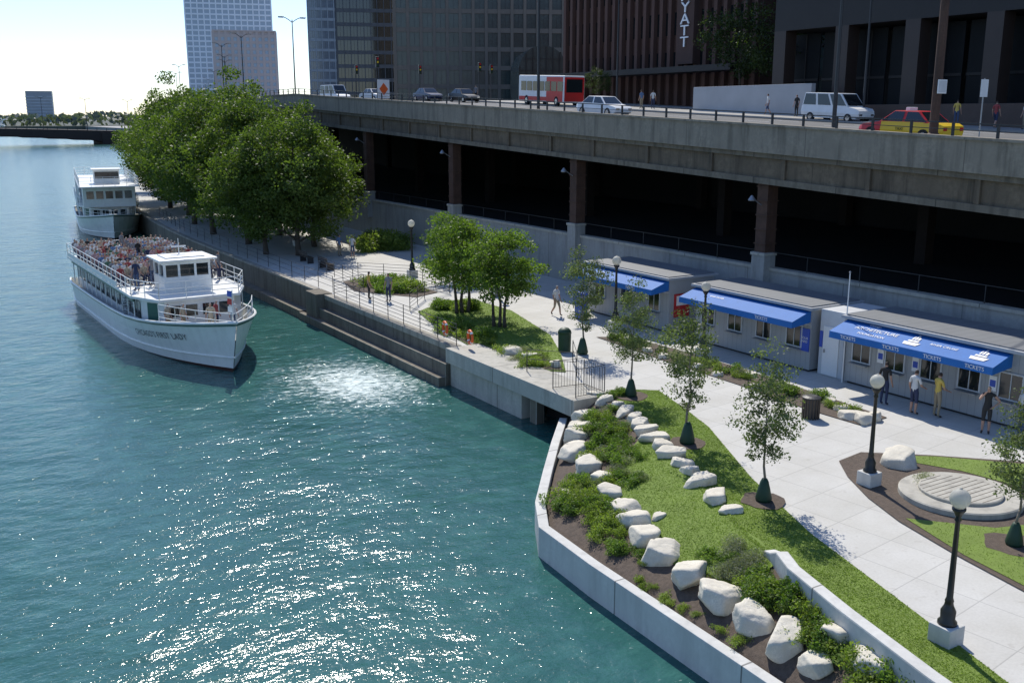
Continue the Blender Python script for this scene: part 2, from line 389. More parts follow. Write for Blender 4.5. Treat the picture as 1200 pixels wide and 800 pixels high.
wallpoly('retaining_wall','low pale concrete planter wall rising from the river',[(13.8,-20),(14.5,6),(14.8,14),(14.95,20),(15.15,22.75),(16.1,24.4),(17.85,26.6),(19.8,29.0),(21.75,31.3)],.32,-4,-.86,concrete_white)
ip=[(17.95,16.6),(17.85,16.3),(17.7,15.95),(17.3,15.2),(16.9,14.1),(16.55,13),(16.2,11.6),(15.9,10.4),(15.2,7),(14.9,5)]
izs=[.12,.2,.38,.38,.44,.46,.46,.46,.46,.46]
wallpoly('garden_wall','pale concrete garden wall between lawn and planting bed',ip,.32,-1.2,lambda i:izs[i],concrete_white,.04)
def sheet(name,poly,z,m):
    b=B();b.add([(x,y,z) for x,y in poly],[tuple(range(len(poly)))],m);return structure(b.obj(name))
def inpoly(x,y,P):
    c=False;j=len(P)-1
    for i in range(len(P)):
        if (P[i][1]>y)!=(P[j][1]>y) and x<(P[j][0]-P[i][0])*(y-P[i][1])/(P[j][1]-P[i][1])+P[i][0]: c=not c
        j=i
    return c
lawn1=[(bedB(y)+.02,y) for y in [5,8,10.4,13,15.9,17.5,19.5,22,24.5,27,29,30.6]]+[(24.4,30.9),(25.5,30)]+[(wkL(y),y) for y in [27.5,25.3,23,20.8,18.9,16.9,15,13.4,11.5,10,5]]
lawn2=[(24.6,50.0),(26.6,51.5),(29.2,52.3),(29.3,47.5),(27.6,41),(25.9,37.6),(24.0,34.4),(22.9,35.6),(22.9,41),(23.6,46)]
isl=[(24.1,19.3),(23.2,17.8),(22.5,16.2),(21.9,14),(21.3,11),(20.9,6),(33,6),(33,15.2),(30.1,17.1),(28.0,19.2),(26.3,20.6),(25.0,20.4)]
bedR=[(29.3,39.4),(30.7,38.5),(31.0,34),(30.9,30),(30.6,26),(30.3,22.7),(28.7,22.6),(28.6,25),(28.9,29),(29.0,34)]
sheet('lawn',lawn1,.03,grassm);sheet('lawn',lawn2,.03,grassm);sheet('planting_bed',isl,.03,mulch);sheet('planting_bed',bedR,.03,mulch)
islgrass=[(22.8,16.2),(22.05,13.9),(21.45,10.5),(21.05,6.5),(32.8,6.5),(32.8,14.9),(30,16.8),(28,19.0),(26.6,20.0),(26.9,19.0),(27.5,17.7),(27.7,16.4),(27.5,15.2),(26.7,14.4),(25.5,14.1),(24.3,14.5)]
sheet('lawn',islgrass,.045,grassm)
sheet('planting_bed',[(22.9,35.9),(24.1,34.7),(24.6,36.2),(23.6,38.6),(23.5,42),(24.2,46.5),(24.9,49.8),(23.6,46),(22.95,41)],.045,mulch)
sheet('planting_bed',[(24.2,58.2),(26.6,54.2),(28.6,55.2),(28.4,60),(26.2,62.5),(25.0,62)],.03,mulch)
for (x,y,r) in [(24,29.9,.7),(22,24.3,.65),(20.4,19.2,.65),(23.7,13.6,.75)]:
    sheet('tree_pit',[(x+r*(1+.1*math.sin(t*2.1))*math.cos(t*.4),y+r*(1+.12*math.cos(t*1.7))*math.sin(t*.4)) for t in range(16)],.05,mulch)
sheet('planting_bed',[(bedB(y)+.0,y) for y in [25,27,28.5,30.7]]+[(bedB(y)+.6,y) for y in [30.7,28.5,27,25.3]],.042,mulch)
def blades(poly,n,h,z,mt,excl=[]):
    xs=[p[0] for p in poly];yy=[p[1] for p in poly];pts=[]
    while len(pts)<n:
        x=R.uniform(min(xs),max(xs));y=R.uniform(min(yy),max(yy))
        if inpoly(x,y,poly) and not any((x-a)**2+(y-c)**2<r*r for a,c,r in excl): pts.append((x,y,z+h*.25))
    o=bpy.data.objects.new('grass',leafmesh('grass',np.array(pts),h,mt,asp=.2));col.objects.link(o);stuff(o)
blades(lawn1,70000,.028,.03,bladem,[(24,29.9,.7),(22,24.3,.65),(20.4,19.2,.65)])
blades(islgrass,22000,.028,.045,bladem,[(23.7,13.6,.75)])
blades(lawn2,16000,.045,.03,bladem)
pts=[]
for i in range(26000):
    Y=R.uniform(16.1,25.4);t=R.uniform(tl(Y)-.03,1.03);p=bsurf(Y,t,.058);pts.append(p)
o=bpy.data.objects.new('grass',leafmesh('grass',np.array(pts),.028,bladem,asp=.2));col.objects.link(o);stuff(o)
# ---------------------------------------------------------------- boulders
def boulder_mesh(seed):
    rg=random.Random(seed);bm=bmesh.new();bmesh.ops.create_icosphere(bm,subdivisions=4,radius=1)
    pl=[]
    for i in range(10):
        n=Vector((rg.gauss(0,1),rg.gauss(0,1),rg.gauss(0,.7))).normalized();pl.append((n,rg.uniform(.6,.9)))
    pl.append((Vector((rg.uniform(-.2,.2),rg.uniform(-.2,.2),1)).normalized(),.55))
    off=Vector((seed*3.1,0,0))
    for v in bm.verts:
        d=v.co.normalized();r=1.12
        for n,h in pl:
            k=d.dot(n)
            if k>.05: r=min(r,h/k)
        r+=.035*noise.fractal(d*2.5+off,1,2,5)+.02*noise.noise(d*11+off)
        v.co=d*r
    me=bpy.data.meshes.new('boulder');bm.to_mesh(me);bm.free();me.materials.append(stone)
    me.polygons.foreach_set('use_smooth',[True]*len(me.polygons));return me
BM=[boulder_mesh(i) for i in range(10)]
def boulder(x,y,z,w,h=.62,d=.8,label='rough pale limestone boulder edging the planting bed',group='limestone boulders in the garden'):
    o=bpy.data.objects.new('boulder',R.choice(BM));col.objects.link(o);o.location=(x,y,z+w*h*.2);o.scale=(w*.6,w*.6*d,w*.56*h*1.25)
    o.rotation_euler=(R.uniform(-.12,.12),R.uniform(-.12,.12),R.uniform(0,6.28));tag(o,label,'boulder',group);return o
def bz(x,Y):
    a,c=bedA(Y),bedB(Y)
    if x>=c:return .02
    return bedz(Y,max(0,min(1,(x-a)/(c-a))))
low=[(22.4,30.9,.8),(21.6,29.7,.95),(20.3,28.3,1.1),(19.2,26.9,1.1),(18.6,25.3,1.0),(18.2,24.1,.8),(17.7,22.9,.8),(17.2,21.7,.9),(17.0,20.9,.9),(16.6,20.0,.95),(16.3,18.8,1.05),(16.1,17.5,1.1),(15.95,16.2,1.15),(15.85,15.0,1.0),(15.75,13.9,1.0),(15.6,12.9,.8),(16.4,13.1,.9),(16.1,11.8,1.0),(15.3,11,.9),(20.9,28.9,.8),(17.0,24.3,.45),(17.6,20.5,.45),(21.0,29.3,.7),(19.7,27.7,.75),(19.0,26.0,.65)]
for x,y,w in low: boulder(x,y,bz(x,y)-.02,w,.62)
up=[(22.9,30.7,.6),(22.7,29.9,.7),(22.7,29.1,.7),(22.4,28.2,.75),(22.2,27.4,.8),(21.9,26.7,.8),(21.6,26.0,.8),(21.3,25.2,.85),(21.0,24.5,.8),(20.7,23.6,.9),(20.4,22.8,.75),(20.15,22.1,.75),(19.8,21.2,.95),(19.3,20.0,.95),(19.0,19.1,.6)]
for x,y,w in up: boulder(x,y,-.02,w,.55,.7,label='pale limestone boulder set along the lawn edge')
boulder(26.4,19.2,.02,1.35,.5,.65,'large flat limestone boulder on mulch beside the walk')
for x,y,w in [(29.1,23.4,.8),(30.1,25.2,.6),(29.2,22.9,.9),(29.8,22.9,.7),(29.6,24.2,.6),(30.1,38.1,.6),(29.8,37,.6),(29.5,35.6,.55),(29.3,34.2,.6),(29.4,32,.6),(30.3,29.6,.6),(29.1,28.2,.5),(23.7,38.6,1.0),(23.9,37.2,.9),(24.2,35.6,.7),(29.2,30.5,.5)]:
    boulder(x,y,.02,w,.55,label='small pale limestone boulder in a mulch bed')
# ---------------------------------------------------------------- shrubs
SH={}
for kind,m,ls,n,pt in (('green',shrubm,.042,1150,1),('light',shrubl,.038,1100,1),('grey',shrubg,.04,1000,1)):
    for v in range(3):
        if kind=='grey': 
            d=NR.normal(size=(n,3));d[:,2]=np.abs(d[:,2])+.4;d/=np.linalg.norm(d,axis=1)[:,None];p=d*(NR.random(n)**.6)[:,None]*np.array([.5,.5,.42])
        else:
            cc=NR.normal(size=(12,3))*np.array([.22,.22,.08])+np.array([0,0,.18]);p=np.concatenate([c+ball(n//12)*np.array([.22,.22,.2]) for c in cc]);p[:,2]=np.abs(p[:,2])
        SH[kind,v]=leafmesh('shrub',p,ls,m,asp=.5 if kind!='grey' else .18)
def shrub(x,y,z,s,kind,label=None):
    o=bpy.data.objects.new('shrub',SH[kind,R.randrange(3)]);col.objects.link(o);o.location=(x,y,z);o.rotation_euler.z=R.uniform(0,6.3);o.scale=(s,s,s*R.uniform(.7,1.1))
    lb=label or {'green':'leafy green shrub planted in mulch','light':'light green low shrub planted in mulch','grey':'grey green wispy shrub planted in mulch'}[kind]
    tag(o,lb,'shrub','shrubs in the garden beds')
def scat(cx,cy,rx,ry,n,kinds,s0=.8,s1=1.3):
    for i in range(n):
        a=R.uniform(0,6.28);r=R.random()**.5;x=cx+rx*r*math.cos(a);y=cy+ry*r*math.sin(a);shrub(x,y,bz(x,y) if y<31 and x<26 else .03,R.uniform(s0,s1),R.choice(kinds))
scat(16.8,23.3,.5,.9,15,['green','light','light'],.6,.95);scat(16.7,21.9,.5,.9,14,['green','light','light'],.6,.95);scat(16.3,21.0,.4,.6,7,['light'],.5,.8);scat(15.9,19.7,.25,.9,7,['light','green'],.4,.65)
scat(21.0,27.6,.6,.9,16,['grey','green','light'],.6,.95);scat(20.1,26.0,.7,.8,12,['grey','green'],.6,.95);scat(21.8,29,.6,.8,12,['grey','green','light'],.5,.85);scat(23.6,30.2,.5,.5,5,['grey','green'],.5,.8)
scat(19.6,24.8,.6,.8,11,['grey','green'],.5,.85);scat(18.7,23.4,.5,.8,9,['green','grey'],.5,.85);scat(19.0,26,.5,.6,7,['light'],.5,.8);scat(17.6,24.6,.5,.6,6,['light','green'],.5,.8);scat(17.9,23.4,.4,.7,5,['light','grey'],.5,.8)
scat(17.1,16.7,.5,.6,12,['grey'],.7,1.0);scat(17.2,17.6,.5,.5,6,['grey','green'],.6,.9)
scat(16.75,15.3,.4,1.1,24,['light','light','green'],.65,1.0);scat(16.3,13.6,.35,.9,16,['light','green'],.65,.95);scat(15.9,11.6,.4,1,8,['light','green'])
scat(15.3,17,.12,2.6,9,['light'],.3,.5)
scat(24.0,44,.6,3.2,20,['green','light','light'],.9,1.3);scat(26.6,49.4,1.3,1.2,12,['green','light'],1.0,1.5);scat(23.7,37.2,.7,1.7,16,['light','grey','light'],.7,1.1)
scat(26.6,58.2,1.3,2.6,20,['green','light'],1.1,1.8)
scat(29.8,37,.5,1.6,11,['green','light','grey'],.6,1);scat(29.8,31.5,.5,3,14,['green','grey','light'],.6,1);scat(29.7,26,.4,2.2,10,['grey','green','light'],.6,1)
scat(34.5,76,1.8,3.2,14,['light'],2.4,3.2);scat(34,62,1.4,4,12,['green','light'],1.6,2.4)
scat(25,17.6,.8,.6,3,['grey'],.5,.8)
# ---------------------------------------------------------------- trees
T=[make_tree('linden_tree','tall full linden tree with dense green crown beside the quay','tree',13,1.4,4.5,140,210,1.3,.13,treel,bark,.26,'lindens lining the river walk',seed=s) for s in (3,11,23)]
tp=[(27.0,76,.84),(25.0,78,.78),(30.0,80.5,.78),(25.8,85.2,.96),(30.2,90,.93),(25.2,94,1.0),(29.5,99,1.08),(26.0,104,.96),(32,109,1.02),(28.0,114,1.08),(28.3,124,.95),(34,127,1.05),(31,137,1.0),(38,146,1.05),(36,154,.98),(41,166,1.05),(43,180,1.0),(49,194,1.1),(55,212,1.05),(60,232,1.1)]
for i,(x,y,s) in enumerate(tp):
    k=T[i%3]
    if i<3: k.location=(x,y,0);k.scale=(s,s,s);k.rotation_euler.z=i*2
    else: dup(k,(x,y,0),i*1.7,s)
md=make_tree('park_tree','medium multi-stem tree with bright green crown in a lawn bed','tree',5.9,1.0,2.05,80,150,.6,.075,treel3,bark,.1,'medium trees in the lawn bed',stems=3,seed=5)
md.location=(26.6,48.4,0)
dup(md,(26.4,44.0,0),2.1,.93)
dup(md,(31.8,58.5,0),1.1,.8,'medium green tree beside the walk near the wall')
yt=[make_tree('young_tree','slender young tree with narrow crown and green watering bag','tree',4.8,1.1,.88,62,95,.32,.042,treel2,barkl,.05,'newly planted young trees',bag=True,seed=s,limb=22) for s in (2,9)]
ytp=[(24,29.9,.95),(22,24.3,1.02),(20.4,19.2,.93),(26.6,36.8,1.03),(23.7,13.6,.85)]
for i,(x,y,s) in enumerate(ytp):
    k=yt[i%2]
    if i<2:k.location=(x,y,.05);k.scale=(s,s,s)
    else: dup(k,(x,y,.05),i*1.3,s)
# ---------------------------------------------------------------- walkway lamps
def make_lamp():
    r=thing('street_lamp','black cast iron post lamp with white globe on concrete pedestal','street lamp',group='globe lamps along the river walk')
    b=B();b.box(-.26,.26,-.26,.26,-.05,.42,concrete_white);b.obj('pedestal',r,bevel=.03)
    b=B();b.lathe((0,0,.42),[(.2,0),(.2,.06),(.15,.12),(.16,.3),(.1,.42),(.085,.5),(.095,.53),(.07,.6),(.05,2.3),(.075,2.34),(.05,2.4),(.1,2.5),(.14,2.56),(.14,2.6)],black,16);b.obj('post',r,smooth=True)
    b=B();pr=[(.10,0)]+[(.21*math.sin(a),.2-.21*math.cos(a)) for a in [x*.3 for x in range(2,10)]]+[(.03,.41)];b.lathe((0,0,3.02),pr,globem,20);b.obj('globe',r,smooth=True)
    b=B();b.lathe((0,0,3.42),[(.04,0),(.03,.02),(.01,.04)],globem,10);b.obj('finial',r)
    return r
lp=make_lamp();lp.location=(17.9,11.5,.02)
for x,y,s in [(24.1,18.5,1),(31.0,33.4,1.02),(31.2,40.3,1.12),(29.9,61.5,1.14),(31.0,52,1.1),(29,82,1.1),(30,100,1.1)]: dup(lp,(x,y,.02),0,s)
def bench():
    r=thing('park_bench','plain wooden bench with dark metal legs on the walkway','bench',group='benches on the river walk')
    b=B()
    for k in range(4): b.box(-.9,.9,-.22+k*.12,-.12+k*.12,.43,.47,bark)
    b.obj('seat',r);b=B()
    for k in range(3): b.box(-.9,.9,.26+.02*k,.29+.02*k,.56+k*.13,.66+k*.13,bark)
    b.obj('backrest',r);b=B();b.box(-.8,-.74,-.22,.26,0,.43,darkmetal);l=b.obj('leg',r);l2=l.copy();col.objects.link(l2);l2.location.x=1.54
    return r
bb=bench();bb.location=(26.2,68,0);bb.rotation_euler.z=rad(90)
dup(bb,(26.2,72,0),rad(90))
# ---------------------------------------------------------------- round access cover
r=thing('access_cover','round pale concrete disc with raised inner lid in mulch','access cover',(25.5,16.4,.03))
b=B();b.lathe((0,0,0),[(1.7,0),(1.7,.14),(1.66,.17)],concrete,40);b.obj('disc',r)
b=B();b.lathe((0,0,.171),[(1.15,0),(1.15,.07),(1.12,.09)],concrete,36);b.obj('lid',r)
b=B()
for i in range(-5,6): 
    hw=math.sqrt(1.1**2-(i*.2)**2);b.box(-hw,hw,i*.2-.012,i*.2+.012,.262,.266,concrete_old)
b.obj('slot',r)
# ---------------------------------------------------------------- fences
def fence(pts,h=1.05,label='dark metal railing along the walkway edge',sp=1.6,rails=(.2,.62,1.03),z=.02,m=darkmetal,pick=False,name='railing',rr=.018):
    r=thing(name,label,'railing')
    rb=B();pb=None
    for i in range(len(pts)-1):
        a=Vector(pts[i]);c=Vector(pts[i+1]);d=(c-a).length;n=max(1,int(d/sp))
        for hh in rails: rb.cyl((a.x,a.y,z+hh*h/1.05),(c.x,c.y,z+hh*h/1.05),rr*.8,rr*.8,m,6)
        for k in range(n+(i==len(pts)-2)):
            p=a.lerp(c,k/n)
            if pb is None:
                pb=B();pb.cyl((0,0,0),(0,0,h),rr*1.2,rr*1.2,m,6);po=pb.obj('post',r)
            else: po=po.copy();col.objects.link(po)
            po.location=(p.x,p.y,z)
        if pick:
            k=int(d/.12)
            for j in range(k): p=a.lerp(c,j/k);rb.cyl((p.x,p.y,z+.1),(p.x,p.y,z+h),.008,.008,m,4)
    rb.obj('rail',r);return r
fence([(22.3,41.2),(22.3,49),(22.35,56.9),(24.6,57.6),(25.0,62),(25.2,67)],rails=(.2,.42,.62,.82,1.03),z=.1)
fence([(22.9,58.5),(23.0,84),(23.5,98),(24.6,113)],label='dark metal railing along the far quay',sp=2.4,rails=(.35,.7,1.03))
fence([(24.4,50.6),(26.8,53.5),(29.0,54.4),(29.0,60),(26.6,63.2)],label='dark metal railing around the planting beds',rails=(.2,.42,.62,.82,1.03))
fence([(22.5,35.2),(24.0,33.6),(25.2,35.6)],label='dark metal railing at the bed corner')
fence([(21.9,30.7),(23.3,30.7),(23.3,32.1),(21.9,32.3)],h=1.15,label='dark metal gate enclosure at the landing',sp=1.4,rails=(.1,1.1),pick=True,name='gate')
fence([(35.9,45.8),(37.6,45.9)],label='dark railing beside the ticket booth')
def ring(x,y,z,rz):
    bm=bmesh.new();me=bpy.data.meshes.new('life_ring')
    vs=[];n=20;k=8
    for i in range(n):
        a=2*math.pi*i/n
        for j in range(k):
            c=2*math.pi*j/k;rr=.3+.07*math.cos(c);vs.append(bm.verts.new((rr*math.cos(a),.07*math.sin(c),rr*math.sin(a))))
    for i in range(n):
        for j in range(k): bm.faces.new((vs[i*k+j],vs[i*k+(j+1)%k],vs[((i+1)%n)*k+(j+1)%k],vs[((i+1)%n)*k+j]))
    bm.to_mesh(me);bm.free();me.materials.append(orange);me.materials.append(white)
    for p in me.polygons:
        a=math.atan2(p.center.z,p.center.x)
        if abs(math.sin(2*a))>.93:p.material_index=1
        p.use_smooth=True
    o=bpy.data.objects.new('life_ring',me);col.objects.link(o);o.location=(x,y,z);o.rotation_euler.z=rz;tag(o,'orange life ring hanging on the quay railing','life ring','life rings on the railing')
ring(22.5,40.2,.65,1.4);ring(22.22,42.2,.75,1.4)
r=thing('trash_can','dark green domed litter bin beside the walk','trash can',(26.2,37.7,0))
b=B();b.lathe((0,0,0),[(.27,0),(.3,.05),(.31,.85),(.33,.9)],greenbag,18);b.obj('body',r,smooth=False)
b=B();b.lathe((0,0,.9),[(.33,0),(.3,.12),(.2,.22),(.05,.27)],greenbag,18);b.obj('lid',r,smooth=True)
r=thing('trash_can','dark brown slatted litter bin beside boulders','trash can',(27.9,24.2,0))
b=B();b.lathe((0,0,.04),[(.27,0),(.3,.7)],darkmetal,18)
for i in range(18):
    a=i*math.pi/9;b.box(.3*math.cos(a)-.02,.3*math.cos(a)+.02,.3*math.sin(a)-.02,.3*math.sin(a)+.02,0,.75,bark)
b.obj('body',r);b=B();b.lathe((0,0,.76),[(.34,0),(.34,.05),(.2,.1)],darkmetal,18);b.obj('rim',r)
# ---------------------------------------------------------------- ticket kiosks
def kiosk(y0,y1,lines,label,nwin,xf=33.0,xb=36.0,small=False,cut=.05,posters=False):
    r=thing('ticket_kiosk',label,'ticket booth',(xf,(y0+y1)/2,0),group='ticket booths with blue awnings')
    W=(y1-y0)/2;D=xb-xf;H=2.75
    b=B();b.box(0,D,-W,W,.1,H,kwall);b.box(.1,D-.1,-W+.1,W-.1,0,.1,darkmetal);b.obj('wall',r)
    b=B();b.box(-.25,D+.15,-W-.15,W+.15,H,H+.12,midgrey);b.box(-.1,D,-W,W,H+.12,H+.17,kroof);b.obj('roof',r)
    for i in range(nwin):
        yc=-W+ (i+.5)*(2*W/nwin)
        b=B();b.box(-.03,-.005,yc-.42,yc+.42,1.05,1.95,glassdark);wo=b.obj('window',r)
        b=B();
        for (a,c,e,f) in ((yc-.47,yc-.42,1.0,2.0),(yc+.42,yc+.47,1.0,2.0)): b.box(-.06,-.003,a,c,e,f,offwhite)
        b.box(-.06,-.003,yc-.42,yc+.42,1.95,2.0,offwhite);b.box(-.06,-.003,yc-.42,yc+.42,1.0,1.05,offwhite);b.box(-.05,-.032,yc-.015,yc+.015,1.05,1.95,offwhite);b.obj('frame',wo)
        b=B();b.box(-.3,-.002,yc-.45,yc+.45,.93,.97,steel);b.obj('counter',r)
        if posters and i in (0,2,3): b=B();b.box(-.028,-.004,yc+.54,yc+.84,1.2,1.75,white);b.box(-.032,-.029,yc+.58,yc+.80,1.35,1.6,bluep);b.obj('poster',r)
    ya,yb=-W+cut,W-.05;aw=B()
    aw.add([(-.02,ya,2.72),(-.02,yb,2.72),(-1.15,yb,2.34),(-1.15,ya,2.34)],[(0,1,2,3)],bluec)
    aw.add([(-1.15,ya,2.34),(-1.15,yb,2.34),(-1.17,yb,2.07),(-1.17,ya,2.07)],[(0,1,2,3)],bluec)
    for yy in (ya,yb): aw.add([(-.02,yy,2.72),(-1.15,yy,2.34),(-1.17,yy,2.07),(-.02,yy,2.2)],[(0,1,2,3)],bluec)
    ao=aw.obj('awning',r)
    b=B();b.cyl((-1.14,ya,2.32),(-1.14,yb,2.32),.018,.018,bluec,6);b.cyl((-1.14,ya+.02,2.3),(-.02,ya+.02,2.1),.015,.015,white,6);b.cyl((-1.14,yb-.02,2.3),(-.02,yb-.02,2.1),.015,.015,white,6)
    nrib=int((yb-ya)/1.3)
    for k in range(1,nrib): yy=ya+(yb-ya)*k/nrib;b.cyl((-1.14,yy,2.325),(-.02,yy,2.70),.012,.012,bluec,5)
    b.obj('frame',ao)
    n=Vector((1.13,0,.38)).normalized()
    for body,size,yy,tt in lines:
        c=Vector((-1.15,yy,2.34)).lerp(Vector((-.02,yy,2.72)),tt)+Vector((-.006,0,.018))
        text(body,size,white,ao,frame(c,(0,-1,0),n),ext=.003)
    for yy in ([-W*.62,-W*.2,W*.25,W*.75] if posters else [-W*.5,W*.5]):
        text('TICKETS',.2,white,ao,frame((-1.185,yy,2.205),(0,-1,0),(0,0,1)),ext=.003)
    return r,ao,W
k3,a3,W3=kiosk(18.9,27.0,[('Chicago',.17,2.5,.84),('ARCHITECTURE',.28,2.2,.55),('FOUNDATION',.19,2.2,.24),('RIVER CRUISE',.19,-.85,.5)],'grey ticket booth with long blue lettered awning and service windows',5,cut=.85,posters=True)
def emblem(par,y0,s):
    b=B()
    def P(u,v):
        t=.2+v*.8;c=Vector((-1.15,y0-u*s,2.34)).lerp(Vector((-.02,y0-u*s,2.72)),t)+Vector((-.008,0,.02));return c
    for poly in ([(-.5,.0),(.45,.0),(.6,.22),(-.6,.22)],[(-.42,.27),(.35,.27),(.35,.38),(-.42,.38)],[(-.3,.43),(-.18,.43),(-.18,.7),(-.3,.62)],[(-.12,.43),(.02,.43),(.02,.8),(-.12,.8)],[(.08,.43),(.25,.43),(.25,.6),(.08,.66)]):
        b.add([P(*p) for p in poly],[tuple(range(len(poly)))],white)
    b.obj('emblem',par,fix=False)
emblem(a3,.4,.6);emblem(a3,-2.4,.6)
k2,a2,W2=kiosk(28.9,36.2,[('RIVER CRUISES',.14,1.6,.5)],'grey ticket booth with plain blue awning and shuttered windows',4)
k1,a1,W1=kiosk(38.2,45.2,[('CRUISES',.16,1.5,.5)],'grey ticket booth with short blue awning and red poster',3,small=True)
b=B();b.box(.3,1.3,-3.56,-3.505,.8,2.0,mat('red_poster',(.5,.03,.03),.5,.2,3));b.box(.42,1.18,-3.57,-3.561,1.4,1.9,white);b.obj('poster',k1)
b=B();b.box(-.05,-.005,-3.6,-3.1,.9,1.9,bluep);b.obj('poster',k2)
text('TOUR\nINFO',.15,white,k2,frame((-.06,-3.35,1.4),(0,-1,0),(0,0,1)),ext=.003)
r=thing('utility_booth','plain grey white utility cabin with door between ticket booths','utility booth',(33.2,27.95,0))
b=B();b.box(0,2.6,-.65,.65,0,2.85,offwhite);b.obj('wall',r,bevel=.03);b=B();b.box(-.04,-.005,-.42,.42,.05,2.15,white);d=b.obj('door',r);b=B();b.box(-.09,-.042,.28,.34,1,1.15,steel);b.obj('handle',d)
b=B();b.box(-.03,-.004,.46,.62,1.2,1.9,bluep);b.obj('notice',r)
r=thing('flagpole','thin bare white flagpole standing beside a ticket booth','flagpole',(32.9,27.0,0));b=B();b.cyl((0,0,0),(0,0,4.6),.035,.02,white,8);b.obj('pole',r);b=B();b.lathe((0,0,4.6),[(.02,0),(.05,.05),(.01,.1)],steel,8);b.obj('finial',r)
r=thing('information_sign','blue freestanding information board with white lettering','sign',(31.3,43.5,0))
b=B();b.box(-.12,.12,-.45,.45,.05,1.5,bluep);b.obj('board',r,bevel=.03);b=B();b.box(-.2,.2,-.5,.5,0,.05,darkmetal);b.obj('foot',r)
text('I.S.',.35,white,r,frame((-.13,0,1.15),(0,-1,0),(0,0,1)),ext=.003)
# ---------------------------------------------------------------- viaduct
vd=thing('viaduct','long concrete road viaduct with deep stained girder and rusty columns','viaduct')
U=YS
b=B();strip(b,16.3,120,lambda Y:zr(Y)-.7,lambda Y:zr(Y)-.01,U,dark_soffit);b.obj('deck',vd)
b=B();strip(b,15.5,16.29,lambda Y:zr(Y)-2.2,lambda Y:zr(Y)-.55,U,concrete_brown)
b.obj('girder',vd)
b=B();strip(b,15.1,15.48,lambda Y:zr(Y)-.75,lambda Y:zr(Y)+.55,U,parapetm);strip(b,15.0,15.6,lambda Y:zr(Y)+.552,lambda Y:zr(Y)+.66,U,parapetm);b.obj('parapet',vd)
b=B();strip(b,15.3,15.49,lambda Y:zr(Y)-1.0,lambda Y:zr(Y)-.76,U,concrete_old);strip(b,15.35,15.49,lambda Y:zr(Y)-2.3,lambda Y:zr(Y)-2.0,U,concrete_old);b.obj('ledge',vd)
b0=B();b0.box(-.1,.0,-.12,.12,-1.99,-1.01,concrete_brown);st=b0.obj('stiffener',vd)
first=True
for k in range(0,40):
    Y=4+k*5.2+R.uniform(-.3,.3)
    if first: s=st;first=False
    else: s=st.copy();col.objects.link(s)
    s.location=(q(Y)+15.47,Y,zr(Y))
cb=B();cb.box(-.36,.36,-.36,.36,0,1,rust);
for k in range(5):cb.box(-.41,.41,-.41,.41,.12+.2*k,.135+.2*k,rust)
co=cb.obj('column',vd);pb=B();pb.box(-.42,.4,-.45,.45,-1.6,.75,wall_gray);pb.box(-.48,.45,-.5,.5,.65,.82,concrete);po=pb.obj('pedestal',vd,bevel=.03)
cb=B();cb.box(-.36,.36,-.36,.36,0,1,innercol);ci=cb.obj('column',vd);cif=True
fl=B();fl.cyl((-.4,0,0),(-1.0,0,.35),.03,.03,steel,6);fl.lathe((-1.1,0,.25),[(.16,0),(.2,.05),(.1,.2),(.04,.28)],steel,10);flo=fl.obj('floodlight',vd)
first=True
for k in range(-1,13):
    Y=20+16.7*(k) if k>=0 else 3.3
    if k>9:break
    x=q(Y)+16.0
    if first: a,c,d=co,po,flo;first=False
    else: a,c,d=co.copy(),po.copy(),flo.copy();[col.objects.link(o) for o in (a,c,d)]
    zb=4.0;a.location=(x,Y,zb);a.scale=(1,1,zr(Y)-2.2-zb);c.location=(x-.05,Y,3.2);d.location=(x,Y,zr(Y)-3.4)
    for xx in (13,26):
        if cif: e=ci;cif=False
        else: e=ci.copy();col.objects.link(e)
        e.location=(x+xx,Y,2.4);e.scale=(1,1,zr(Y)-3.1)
for k in range(20):
    Y=4+k*8.35;g=B();g.box(q(Y)+16.5,q(Y)+42,Y-.3,Y+.3,zr(Y)-1.7,zr(Y)-.71,dark_soffit);g.obj('cross_beam',vd)
rw=thing('retaining_wall','tall smooth grey retaining wall behind the ticket booths','wall')
b=B();strip(b,16.0,16.4,lambda Y:-.5,lambda Y:3.1,U,wall_gray);b.obj('wall',rw);b=B();strip(b,15.92,16.45,lambda Y:3.1,lambda Y:3.25,U,concrete);b.obj('coping',rw)
b=B();strip(b,16.2,16.23,lambda Y:4.0,lambda Y:4.03,U,darkmetal)
for k in range(0,50): Y=2+k*3.2;b.box(q(Y)+16.2,q(Y)+16.23,Y-.02,Y+.02,3.25,4.0,darkmetal)
b.obj('rail',rw)
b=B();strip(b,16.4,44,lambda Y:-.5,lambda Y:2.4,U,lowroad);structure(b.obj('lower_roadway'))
b=B();strip(b,43,43.4,lambda Y:2.4,lambda Y:zr(Y)-.7,U,dark_soffit);tag(b.obj('back_wall'),'dark concrete wall under the road deck','wall')
b=B();strip(b,18.3,37,lambda Y:zr(Y)-.009,lambda Y:zr(Y)+.005,U,asphalt);structure(b.obj('road'))
b=B();strip(b,15.5,18.29,lambda Y:zr(Y)-.009,lambda Y:zr(Y)+.14,U,sidewalkm);structure(b.obj('sidewalk'))
b=B();strip(b,37.01,119,lambda Y:zr(Y)-.009,lambda Y:zr(Y)+.14,U,sidewalkm);structure(b.obj('plaza'))
b=B()
for off in (21.6,24.9,31.5,34.5):
    for k in range(22): Y=4+k*8;strip(b,off,off+.14,lambda Y:zr(Y)+.006,lambda Y:zr(Y)+.010,[Y,Y+3],white)
strip(b,28,28.15,lambda Y:zr(Y)+.006,lambda Y:zr(Y)+.010,U,yellow);structure(b.obj('road_markings'))
r=thing('railing','slim dark metal railing on top of the viaduct parapet','railing')
